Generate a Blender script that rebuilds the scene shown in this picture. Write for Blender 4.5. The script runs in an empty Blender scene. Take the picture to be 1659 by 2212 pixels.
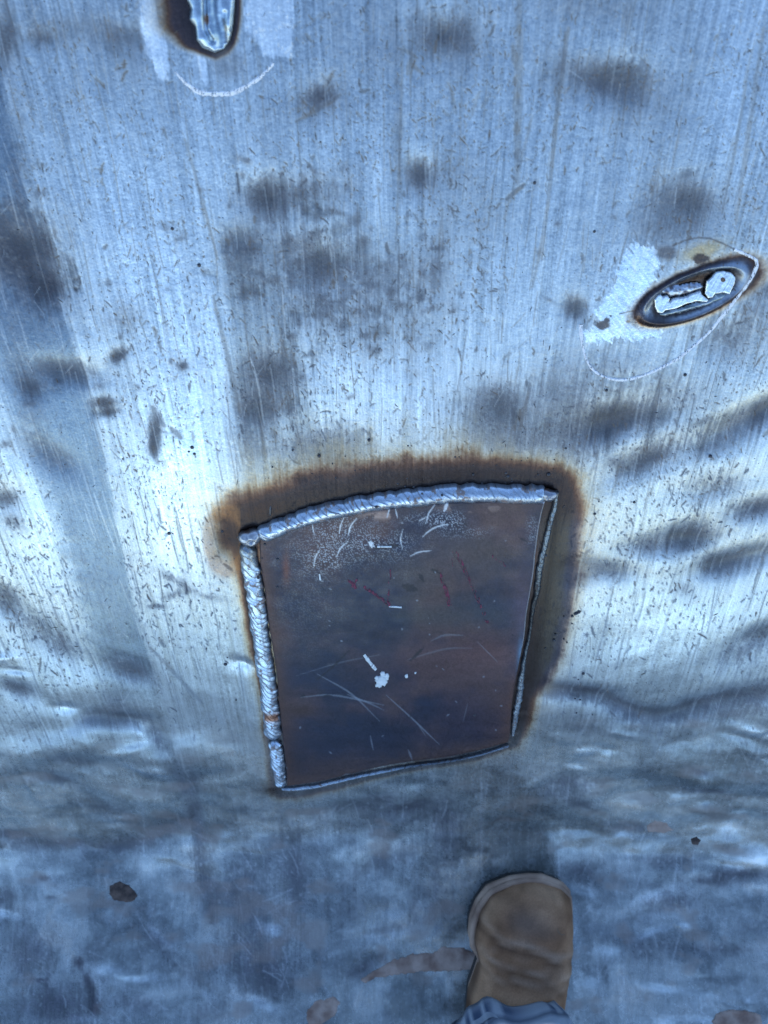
import bpy, bmesh, math, random
import numpy as np
from mathutils import Vector, Matrix

R = math.radians
scene = bpy.context.scene
col = scene.collection

# ------------------------------------------------------------------ camera, sky, sun, exposure
CAM_H, PITCH = 0.789, R(10.0)
FPX, CXP, CYP = 1607.0, 829.5, 1106.0            # focal length and centre for a 1659 x 2212 frame
cam_d = bpy.data.cameras.new("camera")
cam = bpy.data.objects.new("camera", cam_d)
col.objects.link(cam)
cam.location = (0, 0, CAM_H)
cam.rotation_euler = (PITCH, 0, 0)
cam_d.sensor_fit = 'VERTICAL'
cam_d.sensor_height = 36.0
cam_d.lens = 36.0 * FPX / 2212.0
cam_d.clip_start = 0.01
cam_d.clip_end = 500
cam_d.dof.use_dof = True
cam_d.dof.focus_distance = 0.50
cam_d.dof.aperture_fstop = 10.0
scene.camera = cam

SUN_EL, SUN_AZ = R(36), R(12)      # azimuth measured clockwise from +Y
world = bpy.data.worlds.new("World")
scene.world = world
world.use_nodes = True
nt = world.node_tree
nt.nodes.clear()
sky = nt.nodes.new('ShaderNodeTexSky')
sky.sky_type = 'NISHITA'
sky.sun_disc = False
sky.sun_elevation = SUN_EL
sky.sun_rotation = SUN_AZ
sky.air_density = 0.9
sky.dust_density = 0.0
sky.ozone_density = 2.0
bg = nt.nodes.new('ShaderNodeBackground')
bg.inputs['Strength'].default_value = 0.15
wo = nt.nodes.new('ShaderNodeOutputWorld')
nt.links.new(sky.outputs[0], bg.inputs[0])
nt.links.new(bg.outputs[0], wo.inputs[0])

sun_d = bpy.data.lights.new("sun", 'SUN')
sun_d.energy = 2.0
sun_d.angle = R(0.5)
sun_d.color = (1.0, 0.95, 0.88)
sun = bpy.data.objects.new("sun", sun_d)
col.objects.link(sun)
sd = Vector((math.sin(SUN_AZ) * math.cos(SUN_EL), math.cos(SUN_AZ) * math.cos(SUN_EL), math.sin(SUN_EL)))
sun.rotation_euler = sd.to_track_quat('Z', 'Y').to_euler()

scene.view_settings.view_transform = 'Standard'
scene.view_settings.look = 'None'
scene.view_settings.exposure = 1.38
scene.view_settings.gamma = 1.0
scene.render.engine = 'CYCLES'
scene.cycles.use_denoising = True
scene.cycles.max_bounces = 6

# ------------------------------------------------------------------ helpers: noise, fields
rng = np.random.default_rng(7)
random.seed(7)
_tabs = {}


def vn(x, y, seed=0):
    """value noise in 0..1"""
    if seed not in _tabs:
        _tabs[seed] = np.random.default_rng(1000 + seed).random((256, 256)).astype(np.float32)
    t = _tabs[seed]
    xi = np.floor(x); yi = np.floor(y)
    fx = (x - xi).astype(np.float32); fy = (y - yi).astype(np.float32)
    xi = xi.astype(np.int64) & 255; yi = yi.astype(np.int64) & 255
    x1 = (xi + 1) & 255; y1 = (yi + 1) & 255
    fx = fx * fx * (3 - 2 * fx); fy = fy * fy * (3 - 2 * fy)
    return (t[xi, yi] * (1 - fx) + t[x1, yi] * fx) * (1 - fy) + (t[xi, y1] * (1 - fx) + t[x1, y1] * fx) * fy


def fbm(x, y, seed=0, octv=4, gain=0.5):
    a, s, n = 1.0, 0.0, 0.0
    for o in range(octv):
        s = s + a * vn(x * 2 ** o + 17.3 * o, y * 2 ** o + 9.1 * o, seed + o)
        n += a
        a *= gain
    return s / n


def sstep(a, b, x):
    t = np.clip((x - a) / (b - a), 0, 1)
    return t * t * (3 - 2 * t)


def seg_dist(X, Y, pts, wid=None):
    """distance to a polyline; with widths, distance / interpolated width"""
    best = np.full(np.shape(X), 1e9, dtype=np.float32)
    for k in range(len(pts) - 1):
        ax, ay = pts[k][:2]; bx, by = pts[k + 1][:2]
        dx, dy = bx - ax, by - ay
        l2 = dx * dx + dy * dy + 1e-9
        t = np.clip(((X - ax) * dx + (Y - ay) * dy) / l2, 0, 1)
        d = np.hypot(X - ax - t * dx, Y - ay - t * dy)
        if wid is not None:
            d = d / (wid[k] * (1 - t) + wid[k + 1] * t)
        best = np.minimum(best, d)
    return best


def inside(X, Y, poly):
    r = np.zeros(np.shape(X), dtype=bool)
    n = len(poly)
    for k in range(n):
        x0, y0 = poly[k]; x1, y1 = poly[(k + 1) % n]
        if y0 == y1:
            continue
        c = ((y0 > Y) != (y1 > Y)) & (X < (x1 - x0) * (Y - y0) / (y1 - y0) + x0)
        r ^= c
    return r


def poly_sd(X, Y, poly):
    """signed distance, positive inside"""
    d = seg_dist(X, Y, list(poly) + [poly[0]])
    return np.where(inside(X, Y, poly), d, -d)


def lerp3(c, col_, m):
    m = m[..., None]
    return c * (1 - m) + np.array(col_, dtype=np.float32) * m


def ramp(u, stops):
    xs = [s[0] for s in stops]
    return np.stack([np.interp(u, xs, [s[1][k] for s in stops]) for k in range(3)], -1)


# ------------------------------------------------------------------ the shape of the bent sheet
Y_WALL, R_BEND, TH = -0.1553, 0.15, R(46)
Y_FLOOR = Y_WALL - R_BEND * math.sin(TH)
Z_WALL = R_BEND * (1 - math.cos(TH))
M_WALL = math.tan(TH)


def g_prof(y):
    yy = np.clip(y - Y_FLOOR, 0, R_BEND * math.sin(TH))
    arc = R_BEND - np.sqrt(np.maximum(R_BEND ** 2 - yy ** 2, 0))
    yb = np.clip(-0.62 - y, 0, .21)
    back = .30 - np.sqrt(.30 ** 2 - yb ** 2) + np.clip(-0.83 - y, 0, 9) * 1.0  # added unseen rise behind the camera, blocks low sky in the reflections
    return np.where(y > Y_WALL, Z_WALL + M_WALL * (y - Y_WALL), arc) + back


def softp(v, w=0.004):
    return 0.5 * (v + np.sqrt(v * v + w * w))


def h_lat(x):
    return (math.tan(R(9)) * softp(-0.190 - x, .006) - math.tan(R(5)) * softp(-0.222 - x, .008)
            + math.tan(R(3)) * softp(-0.094 - x, .010)
            + math.tan(R(9)) * softp(x - 0.245, .02))


def G(x, y):
    yy = np.clip(y - Y_FLOOR, 0, R_BEND * math.sin(TH))
    slope = np.where(y > Y_WALL, M_WALL, yy / np.sqrt(np.maximum(R_BEND ** 2 - yy ** 2, 1e-9)))
    sec = np.sqrt(1 + slope ** 2)
    return g_prof(y) + h_lat(x) * sec, sec


CP, SP = math.cos(PITCH), math.sin(PITCH)


def on_sheet(px, py, off=0.0):
    """the point of the (undented) sheet, raised by off metres, seen at photo position px, py (arrays)"""
    px = np.asarray(px, dtype=np.float64); py = np.asarray(py, dtype=np.float64)
    cx = (px - CXP) / FPX; cy = -(py - CYP) / FPX
    dx = cx; dy = cy * CP + SP; dz = cy * SP - CP
    lo = np.full(px.shape, 0.02); hi = np.full(px.shape, 3.5)
    for _ in range(34):
        m = 0.5 * (lo + hi)
        z, sec = G(m * dx, m * dy)
        f = CAM_H + m * dz - z - off * sec
        up = f > 0
        lo = np.where(up, m, lo); hi = np.where(up, hi, m)
    m = 0.5 * (lo + hi)
    return np.stack([m * dx, m * dy, CAM_H + m * dz], -1)


def sheet_normal(P):
    e = 5e-4
    x, y = P[..., 0], P[..., 1]
    gx = (G(x + e, y)[0] - G(x - e, y)[0]) / (2 * e)
    gy = (G(x, y + e)[0] - G(x, y - e)[0]) / (2 * e)
    n = np.stack([-gx, -gy, np.ones_like(gx)], -1)
    return n / np.linalg.norm(n, axis=-1, keepdims=True)


_ys = np.linspace(-1.5, 1.5, 6001)
_ss = np.concatenate([[0], np.cumsum(np.hypot(np.diff(_ys), np.diff(g_prof(_ys))))])


def arc_of(y):
    return np.interp(y, _ys, _ss)


# ------------------------------------------------------------------ building helpers
def tag(o, label=None, cat=None, group=None, kind=None):
    if label: o['label'] = label
    if cat: o['category'] = cat
    if group: o['group'] = group
    if kind: o['kind'] = kind
    return o


def empty(name, loc):
    o = bpy.data.objects.new(name, None)
    o.location = loc
    o.empty_display_size = 0.02
    col.objects.link(o)
    return o


def link(name, me, m, parent=None, smooth=True):
    o = bpy.data.objects.new(name, me)
    if m: me.materials.append(m)
    if smooth and len(me.polygons):
        me.polygons.foreach_set('use_smooth', np.ones(len(me.polygons), dtype=bool))
    col.objects.link(o)
    if parent:
        o.parent = parent
        o.matrix_parent_inverse = Matrix.Translation(parent.location).inverted()
    return o


def mesh_from(name, V, F):
    me = bpy.data.meshes.new(name)
    V = np.asarray(V, dtype=np.float32)
    F = np.asarray(F, dtype=np.int32)
    me.vertices.add(len(V)); me.vertices.foreach_set('co', V.ravel())
    k = F.shape[1]
    me.loops.add(F.size); me.loops.foreach_set('vertex_index', F.ravel())
    me.polygons.add(len(F))
    me.polygons.foreach_set('loop_start', np.arange(0, F.size, k, dtype=np.int32))
    me.polygons.foreach_set('loop_total', np.full(len(F), k, dtype=np.int32))
    me.update(calc_edges=True)
    return me


def grid_faces(nr, nc, closed=False):
    i = np.arange(nr - 1)[:, None]; j = np.arange(nc if closed else nc - 1)[None, :]
    a = i * nc + j; b = i * nc + (j + 1) % nc
    return np.stack([a + nc, b + nc, b, a], -1).reshape(-1, 4)


def set_attrs(me, rgb=None, rough=None, metal=None, uv=None):
    if rgb is not None:
        a = me.attributes.new('tone', 'FLOAT_COLOR', 'POINT')
        c = np.ones((len(me.vertices), 4), dtype=np.float32)
        c[:, :3] = np.asarray(rgb).reshape(-1, 3)
        a.data.foreach_set('color', c.ravel())
    for nm, v in (('rough', rough), ('metal', metal)):
        if v is not None:
            a = me.attributes.new(nm, 'FLOAT', 'POINT')
            a.data.foreach_set('value', np.asarray(v, dtype=np.float32).ravel())
    if uv is not None:
        a = me.attributes.new('run', 'FLOAT_VECTOR', 'POINT')
        u = np.zeros((len(me.vertices), 3), dtype=np.float32)
        u[:, :2] = np.asarray(uv).reshape(-1, 2)
        a.data.foreach_set('vector', u.ravel())


# ------------------------------------------------------------------ materials
def new_mat(name):
    m = bpy.data.materials.new(name)
    m.use_nodes = True
    n = m.node_tree.nodes
    return m, n, m.node_tree.links, n['Principled BSDF']


def steel_mat(name, streak=1.0, bump=0.35):
    """worn steel: the wear, oxide and heat colours are attributes of the mesh, grain and fine relief are noise"""
    m, n, l, p = new_mat(name)
    at = n.new('ShaderNodeAttribute'); at.attribute_name = 'tone'
    ar = n.new('ShaderNodeAttribute'); ar.attribute_name = 'rough'
    am = n.new('ShaderNodeAttribute'); am.attribute_name = 'metal'
    au = n.new('ShaderNodeAttribute'); au.attribute_name = 'run'
    mp = n.new('ShaderNodeMapping'); mp.inputs['Scale'].default_value = (1500, 55, 1)
    l.new(au.outputs['Vector'], mp.inputs['Vector'])
    ns = n.new('ShaderNodeTexNoise'); ns.inputs['Scale'].default_value = 1.0; ns.inputs['Detail'].default_value = 3
    l.new(mp.outputs[0], ns.inputs['Vector'])
    nf = n.new('ShaderNodeTexNoise'); nf.inputs['Scale'].default_value = 900.0; nf.inputs['Detail'].default_value = 4
    l.new(au.outputs['Vector'], nf.inputs['Vector'])
    mr = n.new('ShaderNodeMapRange'); mr.inputs['From Min'].default_value = .3; mr.inputs['From Max'].default_value = .7
    mr.inputs['To Min'].default_value = 1 - .22 * streak; mr.inputs['To Max'].default_value = 1 + .15 * streak
    l.new(ns.outputs[0], mr.inputs['Value'])
    mr2 = n.new('ShaderNodeMapRange'); mr2.inputs['From Min'].default_value = .3; mr2.inputs['From Max'].default_value = .7
    mr2.inputs['To Min'].default_value = .86; mr2.inputs['To Max'].default_value = 1.1
    l.new(nf.outputs[0], mr2.inputs['Value'])
    mu = n.new('ShaderNodeMath'); mu.operation = 'MULTIPLY'
    l.new(mr.outputs[0], mu.inputs[0]); l.new(mr2.outputs[0], mu.inputs[1])
    vm = n.new('ShaderNodeVectorMath'); vm.operation = 'SCALE'
    l.new(at.outputs['Color'], vm.inputs[0]); l.new(mu.outputs[0], vm.inputs['Scale'])
    l.new(vm.outputs[0], p.inputs['Base Color'])
    l.new(ar.outputs['Fac'], p.inputs['Roughness'])
    l.new(am.outputs['Fac'], p.inputs['Metallic'])
    ad = n.new('ShaderNodeMath'); ad.operation = 'MULTIPLY_ADD'; ad.inputs[1].default_value = streak
    l.new(ns.outputs[0], ad.inputs[0]); l.new(nf.outputs[0], ad.inputs[2])
    bp = n.new('ShaderNodeBump'); bp.inputs['Strength'].default_value = bump; bp.inputs['Distance'].default_value = .0003
    l.new(ad.outputs[0], bp.inputs['Height'])
    l.new(bp.outputs[0], p.inputs['Normal'])
    return m


def noise_mat(name, c1, c2, scale=60, rough=.7, metal=0.0, bump=.3, dist=.001, detail=5, lo=.35, hi=.65, extra=None):
    m, n, l, p = new_mat(name)
    tc = n.new('ShaderNodeTexCoord')
    ns = n.new('ShaderNodeTexNoise'); ns.inputs['Scale'].default_value = scale; ns.inputs['Detail'].default_value = detail
    l.new(tc.outputs['Object'], ns.inputs['Vector'])
    cr = n.new('ShaderNodeValToRGB')
    cr.color_ramp.elements[0].position = lo; cr.color_ramp.elements[0].color = (*c1, 1)
    cr.color_ramp.elements[1].position = hi; cr.color_ramp.elements[1].color = (*c2, 1)
    l.new(ns.outputs[0], cr.inputs[0])
    l.new(cr.outputs[0], p.inputs['Base Color'])
    p.inputs['Roughness'].default_value = rough
    p.inputs['Metallic'].default_value = metal
    bp = n.new('ShaderNodeBump'); bp.inputs['Strength'].default_value = bump; bp.inputs['Distance'].default_value = dist
    n2 = n.new('ShaderNodeTexNoise'); n2.inputs['Scale'].default_value = scale * 6; n2.inputs['Detail'].default_value = 4
    l.new(tc.outputs['Object'], n2.inputs['Vector'])
    l.new(n2.outputs[0], bp.inputs['Height'])
    l.new(bp.outputs[0], p.inputs['Normal'])
    return m


M_SHEET = steel_mat('worn_steel', .5, .3)
M_PLATE = steel_mat('mill_scale_steel', .25, .25)
M_WELD = steel_mat('weld_metal', .15, .2)
M_SCALE = noise_mat('spatter_steel', (.03, .03, .035), (.12, .12, .13), 400, .35, .8, .2, .0003)
M_CHALK = noise_mat('white_chalk', (.74, .77, .82), (.88, .89, .9), 500, .9, 0, .5, .0003)
M_RED = noise_mat('red_chalk', (.11, .03, .05), (.24, .05, .09), 500, .9, 0, .5, .0003)
M_PAINT = noise_mat('white_paint', (.68, .72, .70), (.8, .82, .80), 200, .5, 0, .3, .0005)
M_FLECK = noise_mat('dirt_fleck', (.06, .055, .05), (.17, .145, .12), 300, .9, 0, .5, .0005)
M_MUD = noise_mat('dried_mud', (.22, .15, .12), (.46, .36, .30), 60, .9, 0, .6, .001)
M_RUST = noise_mat('rusty_crust', (.045, .032, .028), (.14, .10, .08), 140, .85, 0, .8, .001)
M_SCRATCH = noise_mat('bare_scratch', (.45, .47, .5), (.7, .72, .75), 300, .35, 1.0, .3, .0003)

# ------------------------------------------------------------------ outlines read off the photograph (1659 x 2212)
PLATE_TOP = [(560, 1160), (630, 1141), (700, 1122), (770, 1108), (850, 1096), (920, 1089), (1000, 1084), (1090, 1083), (1178, 1085)]
PLATE_RIGHT = [(1178, 1085), (1171, 1110), (1165, 1140), (1158, 1190), (1154, 1230), (1147, 1275), (1138, 1328), (1132, 1383), (1118, 1450), (1106, 1525), (1102, 1586), (1098, 1605)]
PLATE_BOTTOM = [(620, 1700), (698, 1688), (758, 1673), (831, 1656), (900, 1645), (969, 1636), (1039, 1621), (1098, 1605)]
PLATE_LEFT = [(560, 1160), (562, 1220), (570, 1267), (576, 1314), (582, 1361), (590, 1408), (598, 1463), (602, 1514), (608, 1568), (612, 1610), (618, 1660), (620, 1700)]
PLATE_POLY = PLATE_TOP + PLATE_RIGHT[1:] + PLATE_BOTTOM[::-1][1:] + PLATE_LEFT[::-1][1:-1]

BEAD_TOP = [(556, 1154), (572, 1150), (605, 1137), (631, 1127), (690, 1108), (759, 1093), (828, 1081), (862, 1077), (919, 1071), (991, 1065), (1062, 1064), (1134, 1067), (1182, 1068)]
BEAD_LEFT = [(532, 1174), (537, 1198), (543, 1228), (550, 1267), (556, 1314), (562, 1361), (568, 1408), (578, 1463), (583, 1514), (588, 1560), (591, 1592)]
BEAD_LEFT2 = [(592, 1599), (596, 1615), (600, 1640), (604, 1670), (607, 1696)]
BEAD_RIGHT = [(1203, 1060), (1197, 1098), (1187, 1134), (1181, 1160), (1174, 1189), (1165, 1230), (1160, 1277), (1151, 1311), (1143, 1372), (1134, 1413), (1126, 1464), (1122, 1504), (1113, 1545), (1107, 1588)]
BEAD_BOTTOM = [(608, 1702), (643, 1703), (698, 1694), (758, 1679), (831, 1664), (900, 1651), (969, 1642), (1039, 1627), (1099, 1609)]

# ------------------------------------------------------------------ tessellation and fields of the sheet
STEP = 2.15
xc = np.arange(-60, 1720, STEP)
yc = np.arange(-50, 2262, STEP)
grow = lambda n, s: s * np.cumsum(1.12 ** np.arange(1, n + 1))
gl = grow(50, STEP); gb = grow(45, STEP)
PXA = np.concatenate([xc[0] - gl[::-1], xc, xc[-1] + gl])
PYA = np.concatenate([yc[0] - grow(44, STEP)[::-1], yc, yc[-1] + gb])
NC, NR = len(PXA), len(PYA)
X, Y = np.meshgrid(PXA, PYA)
P0 = on_sheet(X, Y)
N0 = sheet_normal(P0)
XW = P0[..., 0].astype(np.float32)
SW = arc_of(P0[..., 1]).astype(np.float32)
Xf, Yf = X.astype(np.float32), Y.astype(np.float32)

# noise in metres along the sheet (x across, SW down the slope)
n_big = fbm(XW * 18, SW * 18, 10, 4)
n_mid = fbm(XW * 90, SW * 90, 20, 4)
n_fine = fbm(XW * 600, SW * 600, 30, 3, .6)
n_grit = vn(XW * 2200, SW * 2200, 40)
st1 = fbm(XW * 500, SW * 14, 50, 4, .65)         # brushed streaks down the slope
st2 = fbm(XW * 1400 + SW * 60, SW * 40, 60, 3, .6)
st3 = fbm(XW * 140, SW * 5, 70, 3, .6)

grime = np.zeros_like(Xf)       # 0 bare, 1 unpolished dark scale
depth = np.zeros_like(Xf)       # metres, along the normal


def blob(cx, cy, rx, ry, ang=0.0, amp=1.0, dent=0.0, rag=.45, soft=1.0):
    """soft unpolished patch, a dent of its own depth (mm) where dent is given"""
    k = 2.8
    r = max(rx, ry) * k
    j0, j1 = np.searchsorted(PXA, [cx - r, cx + r]); i0, i1 = np.searchsorted(PYA, [cy - r, cy + r])
    if j1 <= j0 or i1 <= i0:
        return
    s = np.s_[i0:i1, j0:j1]
    dx, dy = Xf[s] - cx, Yf[s] - cy
    a = R(ang)
    u = (dx * math.cos(a) + dy * math.sin(a)) / rx
    v = (-dx * math.sin(a) + dy * math.cos(a)) / ry
    q = u * u + v * v
    w = (n_mid[s] - .5) * 2.0 * rag + (st1[s] - .5) * 1.4 * rag + (n_fine[s] - .5) * .9 * rag
    e = np.exp(-q * (1.0 + w * 1.2) / soft)
    grime[s] = 1 - (1 - grime[s]) * (1 - np.clip(amp * e, 0, 1))
    if dent:
        depth[s] -= dent * .001 * np.exp(-q * .8)


BLOBS = [
    # cx, cy, rx, ry, angle, amount, dent mm
    (960, 75, 85, 55, 0, .60, .8), (955, 70, 14, 18, 0, .4, .3), (1320, 165, 95, 42, 5, .72, .8), (1330, 190, 50, 22, 10, .4, .5), (1215, 145, 50, 40, 0, .3, 0),
    (1300, 10, 130, 45, 0, .30, 0), (1390, 235, 70, 60, 0, .25, 0), (690, 205, 45, 34, -30, .55, .6), (905, 378, 34, 36, 0, .75, .9), (860, 290, 16, 60, 0, .35, 0),
    (985, 370, 60, 40, 0, .2, 0), (1040, 460, 60, 60, 0, .25, 0), (570, 430, 46, 42, 0, .75, .7), (640, 410, 90, 36, 0, .35, .2), (690, 400, 60, 40, 0, .25, 0),
    (660, 560, 150, 110, 0, .30, .3), (690, 572, 55, 42, 20, .6, .9), (520, 570, 46, 70, 0, .40, 0), (820, 590, 80, 70, 0, .34, .2), (780, 700, 120, 70, 0, .25, 0),
    (520, 520, 40, 25, 0, .4, .4), (640, 680, 90, 60, 0, .2, 0), (940, 560, 50, 90, 0, .25, 0), (940, 590, 14, 30, 0, .3, 0), (900, 720, 120, 120, 0, .16, 0),
    (1480, 430, 75, 48, 0, .75, .8), (1470, 490, 80, 40, 0, .35, 0), (1400, 500, 60, 60, 0, .2, 0), (1240, 663, 26, 24, 0, .75, .5), (1300, 705, 34, 16, 0, .35, 0),
    (30, 545, 90, 70, 15, .85, 1.2), (90, 615, 50, 42, 30, .7, .8), (0, 480, 70, 50, 0, .4, 0), (60, 700, 90, 90, 0, .22, 0), (40, 360, 30, 200, 0, .28, 0),
    (130, 800, 90, 26, 5, .55, .9), (66, 835, 32, 20, 20, .6, .5), (60, 930, 40, 60, 0, .25, 0), (120, 988, 60, 26, 30, .45, .8), (10, 1075, 40, 24, 0, .5, .5),
    (30, 1130, 30, 20, 30, .4, 0), (150, 60, 120, 40, 0, .35, 0), (90, 80, 30, 16, 0, .45, .3), (270, 75, 60, 30, 10, .4, .4), (270, 140, 60, 70, 10, .25, 0), (10, 80, 26, 70, 0, .5, .2),
    (255, 768, 26, 14, -30, .75, .3), (270, 690, 45, 40, 0, .3, 0), (225, 870, 26, 14, 0, .8, .2), (232, 890, 24, 9, -8, .7, .2), (337, 925, 16, 30, 0, .7, .2), (330, 962, 12, 26, 0, .75, .2), (395, 790, 16, 14, 0, .5, .1),
    (575, 800, 60, 46, 0, .55, .6), (560, 880, 50, 38, 0, .62, .6), (560, 835, 60, 80, 0, .25, 0), (620, 830, 60, 60, 0, .3, 0), (700, 965, 110, 46, -5, .55, .5), (740, 985, 40, 22, 0, .4, .2), (540, 960, 40, 60, 0, .35, 0),
    (1069, 873, 75, 55, 10, .55, .4), (1050, 930, 60, 60, 0, .45, 0), (1130, 960, 90, 50, 0, .4, 0), (1200, 870, 90, 90, 0, .38, 0), (1240, 930, 60, 90, 0, .4, 0), (1339, 905, 95, 34, -14, .80, 1.6), (1310, 925, 40, 20, -14, .5, .8),
    (1394, 993, 80, 26, -22, .62, 1.4), (1645, 893, 90, 24, -26, .72, 2.0), (1550, 950, 60, 24, -26, .4, .8), (1549, 1050, 70, 26, -8, .42, .9), (1569, 735, 60, 40, 20, .40, .5), (1630, 690, 60, 60, 0, .35, 0), (1645, 620, 50, 30, 0, .4, .3),
    (1440, 830, 90, 50, 0, .28, 0), (1300, 800, 80, 60, 0, .28, 0), (1640, 1095, 70, 20, -15, .6, 1.3), (1500, 905, 90, 60, 0, .2, 0),
    (1489, 1165, 62, 26, -10, .88, 2.4), (1400, 1180, 60, 18, -6, .45, 1.0), (1560, 1221, 60, 22, -14, .85, 2.2), (1650, 1195, 60, 18, -18, .4, 1.0), (1300, 1232, 70, 18, 4, .52, 1.2), (1245, 1250, 40, 20, 0, .4, .5), (1480, 1275, 26, 20, 0, .3, .2),
    (1650, 1370, 50, 20, -20, .6, 1.5), (1600, 1410, 80, 26, -20, .32, .8), (1640, 1440, 80, 30, 0, .2, 0),
    (372, 1250, 38, 10, 28, .36), (380, 1284, 34, 9, -14, .42), (458, 1290, 30, 8, 8, .36), (340, 1310, 20, 6, 0, .5),
    # the ridge on the right
    (1195, 1492, 42, 16, 0, .85, 1.4), (1264, 1500, 60, 15, 4, .80, 1.6), (1339, 1527, 60, 15, 22, .70, 1.6), (1420, 1546, 70, 15, 4, .68, 1.6), (1510, 1531, 60, 15, -14, .80, 1.6), (1590, 1512, 60, 22, -5, .65, 1.4), (1650, 1500, 40, 22, 0, .5, 1.0),
    (1560, 1545, 80, 24, 0, .45, .5), (1440, 1570, 150, 40, 0, .34, .3), (1240, 1560, 60, 40, 0, .25, .3),
    # lower left
    (12, 1300, 40, 26, 30, .6, 1.4), (130, 1400, 60, 26, 30, .48, 1.2), (70, 1350, 50, 26, 35, .35, .8), (37, 1490, 44, 18, 20, .7, 1.6), (280, 1450, 55, 24, 20, .7, 1.8), (255, 1520, 40, 30, 30, .42, .5), (255, 1558, 60, 17, 5, .80, 2.2), (190, 1555, 40, 14, -20, .4, .8), (340, 1600, 44, 18, 55, .45, 1.2),
    (390, 1690, 26, 60, -20, .4, .8), (160, 1645, 50, 16, 10, .45, .8), (125, 1690, 55, 16, 20, .5, 1.0), (230, 1750, 60, 16, 10, .35, .8), (100, 1826, 130, 18, 0, .62, 1.4), (270, 1830, 60, 16, -8, .55, .8), (15, 1805, 40, 14, 0, .6, .8),
    (10, 1940, 30, 30, 0, .45, .8), (95, 1895, 16, 8, 0, .6, .3), (110, 1935, 18, 8, 0, .5, .3), (425, 1780, 16, 130, -4, .42, .7), (440, 1890, 16, 70, -6, .5, .6), (455, 1965, 16, 26, 0, .6, .4), (395, 1900, 30, 50, -30, .3, .5),
    # bottom centre
    (840, 1770, 240, 60, -4, .34, 0), (560, 1880, 120, 110, 0, .3, 0), (1000, 1900, 120, 60, 0, .3, 0),
    (540, 1990, 90, 110, 0, .48, 0), (560, 2100, 80, 70, 0, .42, 0), (640, 1900, 26, 90, 0, .5, .4), (770, 1740, 90, 16, -12, .45, .9), (690, 1710, 60, 16, -12, .5, .6), (890, 1745, 50, 14, -22, .5, 1.2), (964, 1784, 30, 64, 0, .55, .3), (860, 1850, 60, 22, -20, .4, 1.0), (800, 1870, 60, 22, -30, .35, 1.0),
    (1230, 1700, 60, 30, 0, .45, .5), (1255, 1735, 40, 14, 15, .5, .6), (1535, 1712, 50, 8, 5, .65, 1.2), (1515, 1668, 30, 8, 10, .5, .5), (1380, 1790, 80, 16, 5, .4, .8), (1440, 1860, 90, 20, 0, .4, 1.0), (1600, 1890, 90, 14, -3, .75, 1.6), (1540, 1905, 50, 12, 0, .6, .6),
    (1250, 1880, 60, 26, 0, .42, .6), (1450, 1950, 80, 30, 0, .4, .4), (1400, 2050, 70, 40, 0, .35, .6), (1560, 2050, 80, 18, 0, .42, .9), (1360, 1990, 60, 20, -20, .3, .6), (1620, 2000, 50, 30, 0, .3, .5),
    (60, 2050, 70, 60, 0, .52, 0), (130, 2180, 80, 50, 0, .6, 0), (170, 2080, 12, 14, 0, .8, 0), (188, 2120, 9, 22, -15, .7, 0), (200, 2160, 9, 22, -5, .75, 0), (205, 2178, 13, 12, 0, .8, 0), (90, 2117, 20, 6, 0, .6, 0),
    (340, 2030, 60, 30, 30, .4, 0), (300, 2170, 60, 20, 10, .42, .5), (420, 2110, 60, 30, 30, .42, .4), (370, 1790, 70, 30, -20, .38, .8), (450, 2190, 60, 30, 0, .42, 0), (790, 2090, 60, 20, -30, .45, .6), (830, 2010, 50, 14, -10, .45, .8), (900, 1960, 60, 60, 0, .3, 0), (760, 1960, 40, 60, 20, .3, .6),
]
for b in BLOBS:
    b = list(b)
    b[5] = min(b[5] * 1.22, .97)
    if b[1] < 1300:
        b[2] *= 1.06; b[3] *= 1.1
    blob(*b[:6], *( [b[6] * 1.7] if len(b) > 6 else [] ))
    if b[5] > .6 and b[1] < 1300:
        blob(b[0] + b[2] * .12, b[1] + b[3] * .1, b[2] * .5, b[3] * .5, b[4], .55, 0, .8)

# broad zones of tone: darker, smoother strip beside the fold, smooth grey zone right of the middle streak
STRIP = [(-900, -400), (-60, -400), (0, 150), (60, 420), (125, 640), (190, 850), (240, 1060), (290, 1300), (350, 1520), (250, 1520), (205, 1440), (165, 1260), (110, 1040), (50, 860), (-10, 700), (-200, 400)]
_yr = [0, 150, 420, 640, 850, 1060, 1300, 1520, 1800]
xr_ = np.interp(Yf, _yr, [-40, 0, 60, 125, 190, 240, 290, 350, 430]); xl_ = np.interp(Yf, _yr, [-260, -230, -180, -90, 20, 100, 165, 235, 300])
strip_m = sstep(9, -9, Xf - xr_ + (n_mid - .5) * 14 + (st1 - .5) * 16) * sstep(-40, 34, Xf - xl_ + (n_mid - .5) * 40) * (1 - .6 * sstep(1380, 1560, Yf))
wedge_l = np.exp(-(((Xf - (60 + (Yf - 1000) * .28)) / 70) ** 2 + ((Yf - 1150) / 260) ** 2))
GREY = [(468, 480), (482, 620), (494, 760), (508, 900), (522, 1080), (640, 1080), (700, 900), (640, 700), (600, 480)]
sdg = poly_sd(Xf, Yf, GREY) + (n_mid - .5) * 30 + (st1 - .5) * 26 + np.where(Xf > 560, -14, 0)
grey_m = sstep(-12, 22, sdg)
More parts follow.
